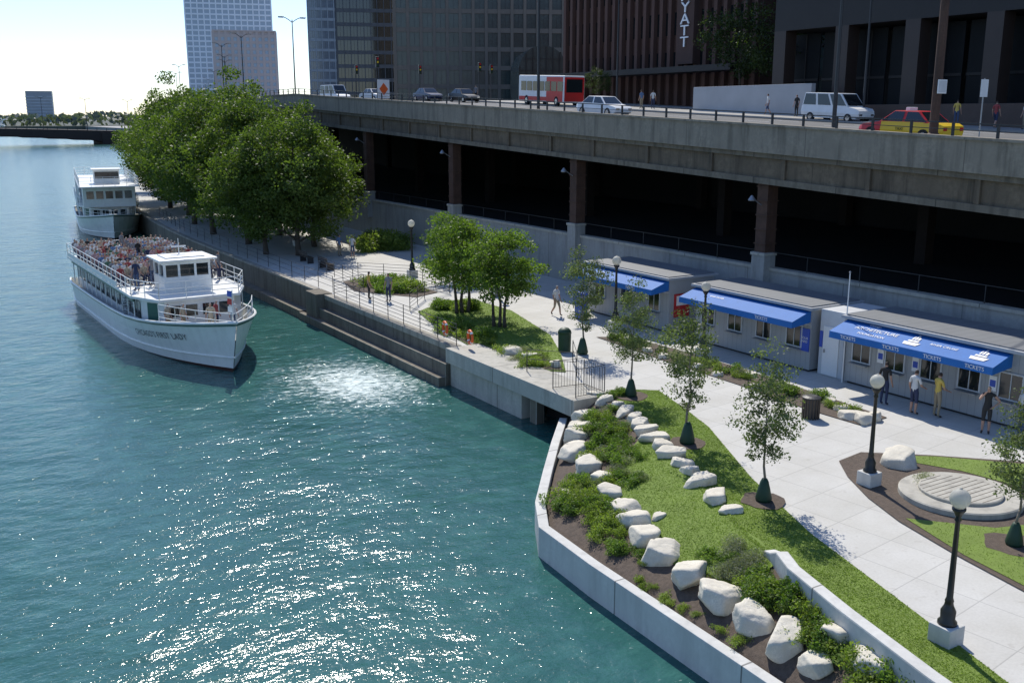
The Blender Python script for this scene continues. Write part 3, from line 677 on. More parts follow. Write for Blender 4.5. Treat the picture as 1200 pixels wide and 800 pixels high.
b=B();strip(b,15.28,15.33,lambda Y:zr(Y)+1.16,lambda Y:zr(Y)+1.21,U,darkmetal);strip(b,15.28,15.33,lambda Y:zr(Y)+.9,lambda Y:zr(Y)+.93,U,darkmetal);b.obj('rail',r)
pb=B();pb.box(-.04,.04,-.05,.05,.66,1.16,darkmetal);po2=pb.obj('post',r);first=True
for k in range(70):
    Y=10+k*2.0
    s=po2 if k==0 else po2.copy()
    if k: col.objects.link(s)
    s.location=(q(Y)+15.3,Y,zr(Y))
# ---------------------------------------------------------------- street poles
def pole(h,arm,label,m=darkmetal,rr=.11,dbl=False):
    r=thing('street_light',label,'street light',group='tall street lights on the viaduct')
    b=B();b.lathe((0,0,0),[(rr*1.8,0),(rr*1.8,.5),(rr,.6),(rr*.55,h)],m,10);b.obj('pole',r,smooth=False)
    for sgn in ((-1,1) if dbl else (-1,)):
        b=B();P=[Vector((sgn*arm*t,0,h-.3+.6*math.sin(t*1.57))) for t in (0,.3,.6,1)]
        for i in range(3): b.cyl(P[i],P[i+1],.045,.04,m,6)
        b.obj('arm',r);b=B();x=sgn*arm;b.add([(x-.35,-.13,h+.3),(x+.35,-.13,h+.3),(x+.3,.13,h+.3),(x-.3,.13,h+.3),(x-.3,-.1,h+.16),(x+.25,-.1,h+.16),(x+.25,.1,h+.16),(x-.3,.1,h+.16)],[(0,1,2,3),(7,6,5,4),(0,4,5,1),(1,5,6,2),(2,6,7,3),(3,7,4,0)],steel);b.obj('lamp_head',r)
    return r
p1=pole(10.5,2.2,'tall dark street light with curved arm beside the road')
p1.location=(38.9,59.5,zr(59.5))
for x,y,s in [(62,80.7,1),(40,34.5,1),(61,50,1)]: dup(p1,(x,y,zr(y)),0,s)
p2=pole(9,1.3,'tall grey street light with two arms above the quay trees',dbl=True,rr=.09)
p2.location=(41,114,zr(114))
for x,y in [(60,207),(55,190),(46,160),(71,255),(85,312),(97,360),(109,410),(43,140),(57,232),(66,272)]: dup(p2,(x,y,zr(y)),.3)
def zd(x): return 6.6-.00012*(x+60)**2
for k in range(8): dup(p2,(-30+k*18,489,zd(-30+k*18)),.2,1.5,'slim tall street light on the river bridge')
r=thing('traffic_pole','thick weathered steel pole with small signs at the viaduct edge','pole',(40.2,29,zr(29)))
b=B();b.lathe((0,0,0),[(.3,0),(.3,.5),(.2,.6),(.17,11)],rust,14);b.obj('pole',r)
b=B();b.box(-.3,.3,-.26,-.22,2.3,2.9,white);b.obj('sign',r);b=B();b.box(-.25,.25,-.27,-.262,2.35,2.85,offwhite);b.obj('sign_face',r)
r=thing('street_sign','small white street sign on a thin post','sign',(41.5,27.6,zr(27.6)))
b=B();b.cyl((0,0,0),(0,0,3),.03,.03,steel,6);b.obj('post',r);b=B();b.box(-.25,.25,-.04,-.01,2.2,2.95,white);b.obj('panel',r)
def signal(x,y,rz=0):
    r=thing('traffic_light','black three lens traffic light on a slim post','traffic light',(x,y,zr(y)),rz,group='traffic lights at the crossing')
    b=B();b.cyl((0,0,0),(0,0,4.6),.07,.05,darkmetal,8);b.obj('post',r)
    b=B();b.box(-.18,.18,-.3,-.06,3.5,4.6,black);b.obj('housing',r,bevel=.03)
    for i,c in enumerate((red,yellow,greenbag)):
        b=B();b.cyl((0,-.3,4.4-.35*i),(0,-.34,4.4-.35*i),.11,.11,c,12);b.obj('lens',r)
for x,y in [(59,118),(52,122),(62,108),(45,100),(66,112)]: signal(x,y)
r=thing('work_sign','white board with orange diamond warning sign on legs','sign',(42.5,93,zr(93)),rad(20))
b=B();b.box(-.8,.8,-.05,0,.5,2.3,white);b.obj('board',r)
b=B();b.add([(-.6,-.06,1.4),(0,-.06,.8),(.6,-.06,1.4),(0,-.06,2.0)],[(0,1,2,3)],orange);b.obj('diamond',r,fix=False)
b=B();b.cyl((-.7,-.03,0),(-.7,-.03,.5),.04,.04,darkmetal,6);lg=b.obj('leg',r);l2=lg.copy();col.objects.link(l2);l2.location.x=1.4
# ---------------------------------------------------------------- vehicles
def car(name,label,x,y,rz,body,Lg=4.8,Wd=1.85,Hh=1.45,trim=None,van=False,roofsign=False,stripe=None,flip=False):
    r=thing(name,label,'van' if van else ('taxi' if roofsign else 'car'),(x,y,zr(y)+.01),rz+(math.pi if flip else 0))
    r.rotation_euler.x=(math.atan(.0385) if y<105 else 0)*(-1 if flip else 1)
    h=Lg/2;w=Wd/2
    b=B()
    if van: secs=[(-h,.45,.85,.86),(-h+.25,.3,1.0,.97),(-h+1.0,.28,1.12,1),(-h+1.3,.28,1.15,1),(h-.2,.28,1.15,1),(h,.4,1.1,.96)]
    else: secs=[(-h,.38,.62,.84),(-h+.25,.24,.76,.96),(-h+1.1,.2,.88,1),(-h+1.4,.2,.92,1),(h-1.2,.2,.95,1),(h-.3,.22,.93,.97),(h,.4,.82,.86)]
    vs=[];fs=[]
    for (yy,z0,z1,ww) in secs:
        W=w*ww;vs+=[(-W*.93,yy,z0),(W*.93,yy,z0),(W,yy,z0+(z1-z0)*.45),(W*.93,yy,z1),(-W*.93,yy,z1),(-W,yy,z0+(z1-z0)*.45)]
    n=6
    for i in range(len(secs)-1):
        mm=trim if (trim and secs[i][0]>-h+1.3) else body
        b.add([vs[k] for k in range(i*n,(i+2)*n)],[(j,(j+1)%n,n+(j+1)%n,n+j) for j in range(n)],mm)
    b.add(vs[:n],[tuple(range(n))],body);b.add(vs[-n:],[tuple(range(n-1,-1,-1))],trim or body)
    b.obj('body',r)
    if van: A=[(-h+.95,1.12),(h-.05,1.12)];T_=[(-h+1.75,Hh),(h-.2,Hh)]
    else: A=[(-h+1.25,.9),(h-.75,.92)];T_=[(-h+2.0,Hh),(h-1.45,Hh)]
    wb=w*.93;wt=w*(.86 if van else .74)
    g=B();g.add([(-wb,A[0][0],A[0][1]),(wb,A[0][0],A[0][1]),(wb,A[1][0],A[1][1]),(-wb,A[1][0],A[1][1]),(-wt,T_[0][0],T_[0][1]),(wt,T_[0][0],T_[0][1]),(wt,T_[1][0],T_[1][1]),(-wt,T_[1][0],T_[1][1])],
      [(0,1,5,4),(1,2,6,5),(2,3,7,6),(3,0,4,7),(4,5,6,7)],body);g.obj('roof',r,bevel=.04)
    def pan(c4,shr=.86):
        c4=[Vector(c) for c in c4];ctr=sum(c4,Vector())/4;nn=(c4[1]-c4[0]).cross(c4[3]-c4[0]).normalized()
        if nn.dot(ctr-Vector((0,0,.9)))<0:nn=-nn
        gg=B();gg.add([ctr+(c-ctr)*shr+nn*.012 for c in c4],[(0,1,2,3)],glassdark);gg.obj('window',r)
    bl=[(-wb,A[0][0],A[0][1]),(wb,A[0][0],A[0][1]),(wb,A[1][0],A[1][1]),(-wb,A[1][0],A[1][1])];tl_=[(-wt,T_[0][0],T_[0][1]),(wt,T_[0][0],T_[0][1]),(wt,T_[1][0],T_[1][1]),(-wt,T_[1][0],T_[1][1])]
    pan((bl[0],bl[1],tl_[1],tl_[0]));pan((bl[2],bl[3],tl_[3],tl_[2]))
    ns=3 if van else 2
    for (p,s) in ((0,3),(1,2)):
        for k in range(ns):
            f0,f1=k/ns,(k+1)/ns;B0,B1,T0,T1=[Vector(v) for v in (bl[p],bl[s],tl_[p],tl_[s])]
            pan((B0.lerp(B1,f0),B0.lerp(B1,f1),T0.lerp(T1,f1),T0.lerp(T1,f0)),.85)
    for yy in (-h+.85,h-.95):
        for sx in (-1,1):
            t=B();t.cyl((sx*(w-.2),yy,.32),(sx*(w+.01),yy,.32),.32,.32,rubber,16);wo=t.obj('wheel',r)
            t=B();t.cyl((sx*(w),yy,.32),(sx*(w+.03),yy,.32),.19,.17,chrome,12);t.obj('rim',wo)
    for sx in (-1,1):
        t=B();t.box(sx*w*.62-.16,sx*w*.62+.16,-h-.015,-h+.1,.5,.64,chrome);t.obj('headlight',r)
        t=B();t.box(sx*w*.66-.13,sx*w*.66+.13,h-.1,h+.015,.6,.76,lightred);t.obj('tail_light',r)
    if roofsign:
        t=B();t.box(-.3,.3,-.1,.12,Hh,Hh+.16,white);t.obj('roof_sign',r,bevel=.02);text('TAXI',.2,black,r,frame((w+.012,.1,.6),(0,1,0),(0,0,1)),ext=.003)
    return r
car('taxi','red and yellow taxi driving along the viaduct edge',42.6,32.1,0,red,trim=yellow,roofsign=True,flip=True)
car('parked_van','white passenger van parked beside the plaza wall',60.2,51.7,0,white,5.3,2.0,2.05,van=True)
car('sedan_car','plain white sedan driving on the viaduct road',47,62.8,0,white,5.0,1.85,1.45)
car('parked_car','dark parked car near the crossing',56,101,0,black,4.6)
car('parked_car','dark blue car waiting at the crossing',54,106,0,mat('navy_paint',(.02,.03,.08),.3,.05,1),4.6)
car('parked_car','silver car waiting at the crossing',50,112,.1,offwhite,4.6)
car('parked_van','white delivery van near the crossing',51.5,128,.1,white,5.3,2.0,2.3,van=True)
r=thing('city_bus','white and red single deck bus driving on the viaduct','bus',(60,89.5,zr(89.5)+.01));r.rotation_euler.x=math.atan(.0385);r.scale=(1,.74,1)
b=B();b.box(-1.27,1.27,-5.8,5.8,.35,3.05,white);b.obj('body',r,bevel=.12)
b=B();b.box(-1.29,-1.271,-5.5,-1.5,.45,2.9,red);b.box(-1.29,-1.271,-1.5,5.6,.5,.9,red);b.box(-1.2,1.2,-5.825,-5.8,.5,2.9,red);b.obj('side_panel',r)
for k in range(7):
    t=B();yc=-4.9+k*1.55;t.box(-1.31,-1.292,yc-.65,yc+.65,1.5,2.45,glassdark);t.obj('window',r)
t=B();t.box(-1.0,1.0,-5.85,-5.83,1.4,2.7,glassdark);t.obj('windscreen',r)
for yy in (-4,3.6):
    for sx in (-1,1):
        t=B();t.cyl((sx*1.0,yy,.5),(sx*1.3,yy,.5),.5,.5,rubber,16);wo=t.obj('wheel',r);t=B();t.cyl((sx*1.3,yy,.5),(sx*1.33,yy,.5),.28,.25,chrome,12);t.obj('rim',wo)
# ---------------------------------------------------------------- buildings
def building(name,label,p0,rz,W,D,zb,Hh,fh,bw,wallm,glm,pier=.35,span=.8,side=True,indiv=True,zw=0,kid='window',vis=None):
    r=thing(name,label,'building',(p0[0],p0[1],zb),rz)
    nb=max(1,int(round(W/bw)));nf=int(Hh/fh);bw=W/nb
    b=B();b.box(0,W,.45,D,-4,Hh,wallm)
    for i in range(nb+1): b.box(i*bw-pier/2,i*bw+pier/2,0,.45,-4,Hh,wallm)
    for j in range(nf+1): b.box(.0,W,.1,.45,j*fh,j*fh+span,wallm) if j*fh+span<=Hh else None
    if side:
        ns=max(1,int(round(D/bw)));ds=D/ns
        for i in range(1,ns+1): b.box(-.35,0,i*ds-pier/2,i*ds+pier/2,-4,Hh,wallm)
        for j in range(nf): b.box(-.25,0,.46,D,j*fh+.003,j*fh+span-.003,wallm)
    b.obj('wall',r)
    gb=B();cnt=0;wm=None
    for j in range(nf):
        for i in range(nb):
            x0,x1=i*bw+pier/2+.02,(i+1)*bw-pier/2-.02;z0,z1=j*fh+span+.01,(j+1)*fh-.01
            if indiv and cnt<96:
                if wm is None:
                    w=B();w.box(0,x1-x0,.3,.36,0,z1-z0,glm);w.box((x1-x0)/2-.03,(x1-x0)/2+.03,.26,.299,0,z1-z0,darkmetal);wm=w.obj(kid,r);o=wm
                else: o=wm.copy();col.objects.link(o)
                o.location=(x0,0,z0);cnt+=1
            else: gb.box(x0,x1,.3,.36,z0,z1,glm)
    if side:
        for j in range(nf): gb.box(-.1,-.02,.5,D,j*fh+span+.01,(j+1)*fh-.01,glm)
    if gb.v: stuff(gb.obj('window_row',r))
    b=B();b.box(-.5,W+.5,-.2,D,Hh,Hh+.8,wallm);b.obj('roof',r)
    return r
tan=mat('grey_brown_stone',(.17,.15,.125),.85,.12,.3);dkbr=mat('dark_bronze',(.022,.019,.017),.6,.2,.5);bluish=mat('blue_grey_metal',(.22,.27,.32),.5,.1,.2)
glasssky=mat('hazed_tower_glass',(.35,.43,.52),.2,.15,.05)
palew=mat('hazed_tower_cladding',(.75,.8,.86),.6,.05,.05);pink=mat('pink_grey_stone',(.50,.42,.40),.8,.08,.05)  # aerial haze painted in: distant tower cladding and glass lightened
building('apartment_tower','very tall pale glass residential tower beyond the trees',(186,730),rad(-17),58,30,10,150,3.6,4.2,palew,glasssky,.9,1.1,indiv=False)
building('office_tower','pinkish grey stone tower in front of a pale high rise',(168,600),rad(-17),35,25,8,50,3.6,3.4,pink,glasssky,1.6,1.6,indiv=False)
building('office_tower','slim blue grey office tower beside the street',(129,342),rad(-20),15,20,12,62,3.4,2.2,bluish,glassblue,.3,.9)
building('office_building','dark glass office block with horizontal bands',(100.5,247),rad(-22),17,20,12.4,50,3.4,1.7,mat('dark_blue_metal',(.075,.09,.11),.5,.1,.3),glassdark,.18,.9)
building('office_building','grey brown office block with deep square window grid',(89.9,190.5),rad(-25),37,22,12.4,46,3.7,2.6,tan,glassgreen,.6,.9)
# arched glass pavilion
av=thing('glass_pavilion','low glass pavilion with arched barrel roof beside office block','building',(101,161,12.4),rad(-25))
b=B();b.box(0,9,.3,14,-3,6.5,glassgreen);b.obj('glass_wall',av)
b=B();ns=14
for i in range(ns):
    a0,a1=math.pi*i/ns,math.pi*(i+1)/ns
    b.add([(4.5-4.5*math.cos(a0),.3,6.5+4.5*math.sin(a0)),(4.5-4.5*math.cos(a1),.3,6.5+4.5*math.sin(a1)),(4.5-4.5*math.cos(a1),14,6.5+4.5*math.sin(a1)),(4.5-4.5*math.cos(a0),14,6.5+4.5*math.sin(a0)),(4.5,.3,6.5)],[(0,1,2,3),(0,4,1)],glassgreen)
b.obj('vault',av,fix=False)
b=B()
for i in range(8): b.box(i*1.25,i*1.25+.12,.1,.295,-3,6.6+4.3*math.sin(math.acos(max(-1,min(1,(i*1.25+.06-4.5)/4.5)))) ,dkbr)
for z in (1,3.5,6.4,8.5): b.box(.2 if z<8 else 1.0,8.8 if z<8 else 8,.05,.098,z,z+.14,dkbr)
b.obj('frame',av)
hb=thing('hotel_building','brown brick hotel with vertical ribs and white vertical lettering','building',(75,109,zr(100)),rad(-90))
b=B();b.box(0,34,.6,40,-4,30,brick)
for i in range(24): b.box(i*1.45,i*1.45+.5,0,.6,-4,30,brick)
b.box(22.6,25.2,-.6,-.001,4,30,mat('pier_brown',(.10,.058,.046),.9,.1,.4));b.obj('wall',hb)
w=B();w.box(.55,1.40,.5,.58,0,2.4,glassdark);w0=w.obj('window',hb);first=True
for i in range(23):
    for j in range(4):
        if first:o=w0;first=False
        else:o=w0.copy();col.objects.link(o)
        o.location=(i*1.45,0,3+j*4.2)
signw=mat('sign_white',(.95,.95,.95),.3,0,1)
for i,ch in enumerate('HYATT'): text(ch,1.55,signw,hb,frame((23.9,-.70,10.95-i*1.18),(1,0,0),(0,0,1)),ext=.06,sx=1.45)
b=B();b.box(0,34,-3.5,0-.601,3.0,3.6,dkbr);b.obj('canopy',hb)
building('glass_atrium','dark framed glass atrium behind plaza trees',(80,75),rad(-90),17,20,zr(70),20,3.2,2.1,dkbr,glassgreen,.2,.3,side=False)
pt=thing('office_building','dark office block raised on square brown columns','building',(66,64,zr(50)),rad(-90))
b=B();b.box(0,60,7,40,-4,24,dkbr);b.box(0,60,0,7,7.5,24,dkbr);b.obj('wall',pt)
cbb=B();cbb.box(0,1.3,0,1.3,-4,7.5,mat('brown_granite',(.045,.03,.024),.5,.15,1));c0=cbb.obj('column',pt)
for i in range(1,9): o=c0.copy();col.objects.link(o);o.location=(i*6.6,0,0)
w=B();w.box(0,3.0,2.4,2.48,.4,7.3,glassshade);w.box(1.45,1.55,2.34,2.399,.4,7.3,dkbr);w.box(0,3.0,2.3,2.339,3.4,3.6,dkbr);w0=w.obj('window',pt)
for i in range(1,17): o=w0.copy();col.objects.link(o);o.location=(i*3.4,0,0)
wallpoly('plaza_wall','plain pale grey plaza wall beside the road',[(64,71.5),(64,57.5)],.5,zr(64)-.5,zr(64)+2.5,midgrey)
wallpoly('plaza_wall','dark brown stone plaza wall beside the road',[(63.6,57.2),(63.6,20)],.6,zr(40)-1.5,zr(40)+1.7,mat('brown_wall',(.10,.07,.055),.8,.15,1))
pl=make_tree('plaza_tree','dark leafy tree standing on the raised plaza','tree',10.5,3.2,3.4,60,110,.95,.115,leafmat('plaza_leaves',(.035,.055,.014),(.07,.10,.024),.3),bark,.15,'trees on the raised plaza',seed=31)
pl.location=(71.5,73.5,zr(73))
for x,y,s in [(70,66.5,.95)]: dup(pl,(x,y,zr(y)),y,s)
dup(pl,(68.5,92.5,zr(92)),2,.4,'small bright tree beside the hotel entrance')
b=B();b.box(0,32,0,30,0,42,mat('far_grey',(.3,.34,.38),.8,.1,.02));
for j in range(9): b.box(-.4,32.4,-.4,-.01,4*j+2,4*j+3.4,glasssky)
tag(b.obj('office_tower',loc=(166,1500,0),rz=rad(-10)),'small grey block tower on the far shore','building')
pts=[]
for i in range(5200):
    x=R.uniform(-500,700);h=9+5*noise.noise(Vector((x*.02,0,0)))+3*noise.noise(Vector((x*.1,3,0)));pts.append((x,R.uniform(960,1040),1.5+R.random()**.6*h))
o=bpy.data.objects.new('distant_trees',leafmesh('distant_trees',np.array(pts),3.2,leafmat('distant_leaves',(.10,.125,.11),(.14,.165,.14),.2)));col.objects.link(o);stuff(o)
br=thing('river_bridge','low dark steel road bridge crossing the river','bridge',(0,0,0))
b=B()
for i in range(32):
    x0=-180+i*10;x1=x0+10
    dp=3.4+max(0,(x0-40))*.03
    b.add([(x0,478,zd(x0)-dp),(x1,478,zd(x1)-dp-.0),(x1,478,zd(x1)),(x0,478,zd(x0)),(x0,500,zd(x0)-dp),(x1,500,zd(x1)-dp),(x1,500,zd(x1)),(x0,500,zd(x0))],[(0,1,2,3),(3,2,6,7),(0,4,5,1),(4,7,6,5)],darkrust)
b.obj('deck',br);b=B()
for i in range(78): x=-180+i*4;b.box(x,x+.2,477.7,477.9,zd(x),zd(x)+1.1,darkrust)
b.obj('railing',br)
for x in (-150,-60,82): b=B();b.box(x,x+18,477,501,-3,3.2,darkrust);b.obj('pier',br)
pts=[]
for i in range(1600):
    a=R.random();px_=-30+70*a;zz=14*(1-(2*a-1)**2)*.8;pts.append((px_+R.gauss(0,1.2),940+R.gauss(0,1),1.5+abs(zz+R.gauss(0,1.2+2*a))))
o=bpy.data.objects.new('fountain_jet',leafmesh('fountain_jet',np.array(pts),1.0,white));col.objects.link(o);tag(o,'white arching fountain spray above the far river','fountain');o.location=(45,-0,0)
# ---------------------------------------------------------------- people
skin=mat('skin',(.42,.25,.18),.6,.05,5);hairm=mat('brown_hair',(.05,.03,.02),.7,.2,30);hairb=mat('grey_hair',(.35,.33,.3),.7,.2,30);hairl=mat('blond_hair',(.36,.26,.13),.7,.2,30)
cl={k:mat('cloth_'+k,c,.85,.12,6) for k,c in {'white':(.62,.62,.60),'navy':(.03,.04,.09),'khaki':(.30,.25,.17),'black':(.025,.025,.025),'yellow':(.62,.45,.10),'red':(.32,.06,.06),'blue':(.11,.19,.34),'grey':(.22,.22,.23),'green':(.09,.17,.11),'pink':(.45,.28,.28),'denim':(.06,.09,.17),'tan':(.42,.36,.27)}.items()}
shoe=mat('shoe_leather',(.04,.03,.025),.6,.1,5)
def person_mesh(pose='stand',fingers=True,sleeve='short',legs='long',seed=0,armL=None,armR=None,sub=1):
    J={};E=[]
    def j(n,p,r): J[n]=(Vector(p),r)
    sit=pose=='sit'
    zp=.5 if sit else .95;dz=zp-.95
    j('pel',(0,0,.95+dz),.135);j('sp',(0,.01,1.14+dz),.12);j('ch',(0,.0,1.33+dz),.145);j('ub',(0,.01,1.43+dz),.10);j('nk',(0,0,1.5+dz),.052);j('hb',(0,-.02,1.565+dz),.07);j('hm',(0,-.015,1.645+dz),.098);j('ht',(0,-.0,1.72+dz),.065)
    E+=[('pel','sp','top'),('sp','ch','top'),('ch','ub','top'),('ub','nk','skin'),('nk','hb','skin'),('hb','hm','skin'),('hm','ht','hair')]
    j('ns',(0,-.125,1.635+dz),.014);E.append(('hm','ns','skin'))
    for s,S in ((-1,'R'),(1,'L')):
        arm=armR if s<0 else armL
        j('sh'+S,(s*.175,.01,1.41+dz),.06)
        if arm=='up': el,wr=(s*.27,-.18,1.25+dz),(s*.12,-.28,1.48+dz)
        elif arm=='fwd' or sit: el,wr=(s*.22,-.08,1.13+dz),(s*.16,-.32,1.02+dz)
        elif arm=='hip': el,wr=(s*.38,.06,1.18+dz),(s*.2,-.08,1.02+dz)
        else: el,wr=(s*.235,.03,1.13+dz),(s*.25,-.07,.88+dz)
        j('el'+S,el,.043);j('wr'+S,wr,.028)
        d=(Vector(wr)-Vector(el)).normalized();pm=Vector(wr)+d*.06;j('pm'+S,pm,.034)
        sl={'short':'top','none':'skin','long':'top'}[sleeve]
        mid=Vector((s*.175,.01,1.41+dz)).lerp(Vector(el),.6);j('ua'+S,mid,.052)
        E+=[('ub','sh'+S,'top'),('sh'+S,'ua'+S,sl),('ua'+S,'el'+S,'top' if sleeve=='long' else 'skin'),('el'+S,'wr'+S,'top' if sleeve=='long' else 'skin'),('wr'+S,'pm'+S,'skin')]
        if fingers:
            side=d.cross(Vector((0,0,1)));side=side.normalized() if side.length>.1 else Vector((0,-1,0))
            if abs(d.z)>.8: side=Vector((0,-1,0))
            palm=d.cross(side)*(-s)
            for f,(o_,ln) in enumerate(((.03,.065),(.01,.078),(-.01,.072),(-.03,.055))):
                a=pm+side*o_+d*.035;b_=a+d*ln*.5;c_=b_+d*ln*.4+palm*.02
                j('f%d%s'%(f,S),a,.010);j('g%d%s'%(f,S),b_,.009);j('h%d%s'%(f,S),c_,.008)
                E+=[('pm'+S,'f%d%s'%(f,S),'skin'),('f%d%s'%(f,S),'g%d%s'%(f,S),'skin'),('g%d%s'%(f,S),'h%d%s'%(f,S),'skin')]
            a=pm+side*.045-d*.01;b_=a+side*.02+d*.035;j('t1'+S,a,.012);j('t2'+S,b_,.010);E+=[('pm'+S,'t1'+S,'skin'),('t1'+S,'t2'+S,'skin')]
        j('hp'+S,(s*.085,0,.9+dz),.095)
        if sit: kn,an,to=(s*.12,-.45,.52),(s*.12,-.42,.1),(s*.12,-.57,.045)
        elif pose=='walk': kn,an,to=((s*.09,-.16,.52),(s*.09,-.22,.1),(s*.09,-.37,.06)) if s>0 else ((s*.09,.06,.51),(s*.09,.32,.16),(s*.09,.22,.05))
        else: kn,an,to=(s*.1,-.015,.5),(s*.105,.02,.1),(s*.12,-.14,.04)
        j('kn'+S,kn,.06);j('an'+S,an,.042);j('to'+S,to,.038)
        mk=Vector(J['hp'+S][0]).lerp(Vector(kn),.5);j('th'+S,mk,.082);mc=Vector(kn).lerp(Vector(an),.35);j('cf'+S,mc,.056)
        lo='pants' if legs=='long' else 'skin'
        E+=[('pel','hp'+S,'pants'),('hp'+S,'th'+S,'pants'),('th'+S,'kn'+S,'pants'),('kn'+S,'cf'+S,lo),('cf'+S,'an'+S,lo),('an'+S,'to'+S,'shoe')]
    names=list(J);idx={n:i for i,n in enumerate(names)}
    me=bpy.data.meshes.new('p');me.from_pydata([J[n][0] for n in names],[(idx[a],idx[b_]) for a,b_,_ in E],[])
    ob=bpy.data.objects.new('p',me);col.objects.link(ob);ob.modifiers.new('s','SKIN')
    sv=me.skin_vertices[0].data
    for i,n in enumerate(names): sv[i].radius=(J[n][1],J[n][1]*(.8 if n in('pel','sp','ch') else 1));sv[i].use_root=(n=='pel')
    if sub: mm=ob.modifiers.new('u','SUBSURF');mm.levels=sub
    dg=bpy.context.evaluated_depsgraph_get();out=bpy.data.meshes.new_from_object(ob.evaluated_get(dg));bpy.data.objects.remove(ob)
    for m in (skin,skin,skin,skin,skin): out.materials.append(m)
    tags=['skin','top','pants','shoe','hair']
    S=[(J[a][0],J[b_][0],(J[a][1]+J[b_][1])/2,tags.index(t)) for a,b_,t in E]
    for p in out.polygons:
        c=p.center;best=9;bi=0
        for a,b_,rr,t in S:
            ab=b_-a;k=max(0,min(1,(c-a).dot(ab)/max(1e-9,ab.dot(ab))));d=(c-(a+ab*k)).length-rr
            if d<best:best=d;bi=t
        if bi in(0,) and c.z>1.60+dz and (c.y>-.04 or c.z>1.70+dz) and abs(c.x)<.13: bi=4
        p.material_index=bi;p.use_smooth=True
    return out
def setm(me,top,pants,hair,name='person'):
    idx=[p.material_index for p in me.polygons]
    me=me.copy();me.name=name;me.materials.clear()
    for m in (skin,top,pants,shoe,hair): me.materials.append(m)
    me.polygons.foreach_set('material_index',idx);me.update()
    return me
def place(me,loc,rz,label,s=1,group=None):
    o=bpy.data.objects.new('person',me);col.objects.link(o);o.location=loc;o.rotation_euler.z=rz;o.scale=(s,)*3;tag(o,label,'person',group);return o
pm_st=person_mesh('stand');pm_sh=person_mesh('stand',legs='short',armR='fwd');pm_hip=person_mesh('stand',sleeve='none',legs='short',armR='up',armL='hip');pm_walk=person_mesh('walk',legs='short');pm_up=person_mesh('stand',armR='fwd',armL='fwd',legs='long')
pm_sit=person_mesh('sit',fingers=False,sub=1)
place(setm(pm_st,cl['black'],cl['navy'],hairm),(31.6,23.9,0),rad(100),'person in dark shirt and trousers standing at the ticket booth')
place(setm(pm_sh,cl['white'],cl['navy'],hairm),(31.5,22.5,0),rad(85),'person in white shirt and navy shorts facing the ticket window')
place(setm(pm_up,cl['yellow'],cl['khaki'],hairm),(31.9,21.8,0),rad(75),'person in yellow shirt waiting at the ticket window')
place(setm(pm_hip,cl['black'],cl['black'],hairl),(31.7,19.7,0),rad(-60),'person in black tank top and shorts with raised hand')
place(setm(pm_st,cl['white'],cl['denim'],hairm),(32.5,18.9,0),rad(60),'person in white shirt standing by the booth corner')
wk=place(setm(pm_walk,cl['white'],cl['khaki'],hairb),(30.7,45.0,0),rad(10),'person in pale striped shirt and shorts walking along the path')
for x,y,t,c,a,h in [(29.6,73.9,'blue','khaki',.3,pm_st),(30.2,72.7,'white','denim',2.5,pm_sh),(23.9,55.2,'yellow','black',1,pm_st),(24.6,53.9,'grey','navy',-1,pm_st)]:
    place(setm(h,cl[t],cl[c],hairm),(x,y,0),a,'person in %s shirt and %s trousers on the river walk'%(t,c),group='people on the river walk')
for x,y,t,c,h in [(61.5,74.5,'white','navy',pm_st),(61,75.6,'blue','khaki',pm_st),(62.4,60.8,'white','denim',pm_walk),(62.2,57.5,'black','black',pm_st),(60.5,42,'yellow','denim',pm_st),(61,37.5,'white','khaki',pm_st),(60.5,39.2,'red','navy',pm_walk),(57,100,'grey','black',pm_st)]:
    place(setm(h,cl[t],cl[c],hairm),(x,y,zr(y)+.14),R.uniform(0,6),'person in %s shirt and %s trousers on the plaza'%(t,c),group='people on the raised plaza')
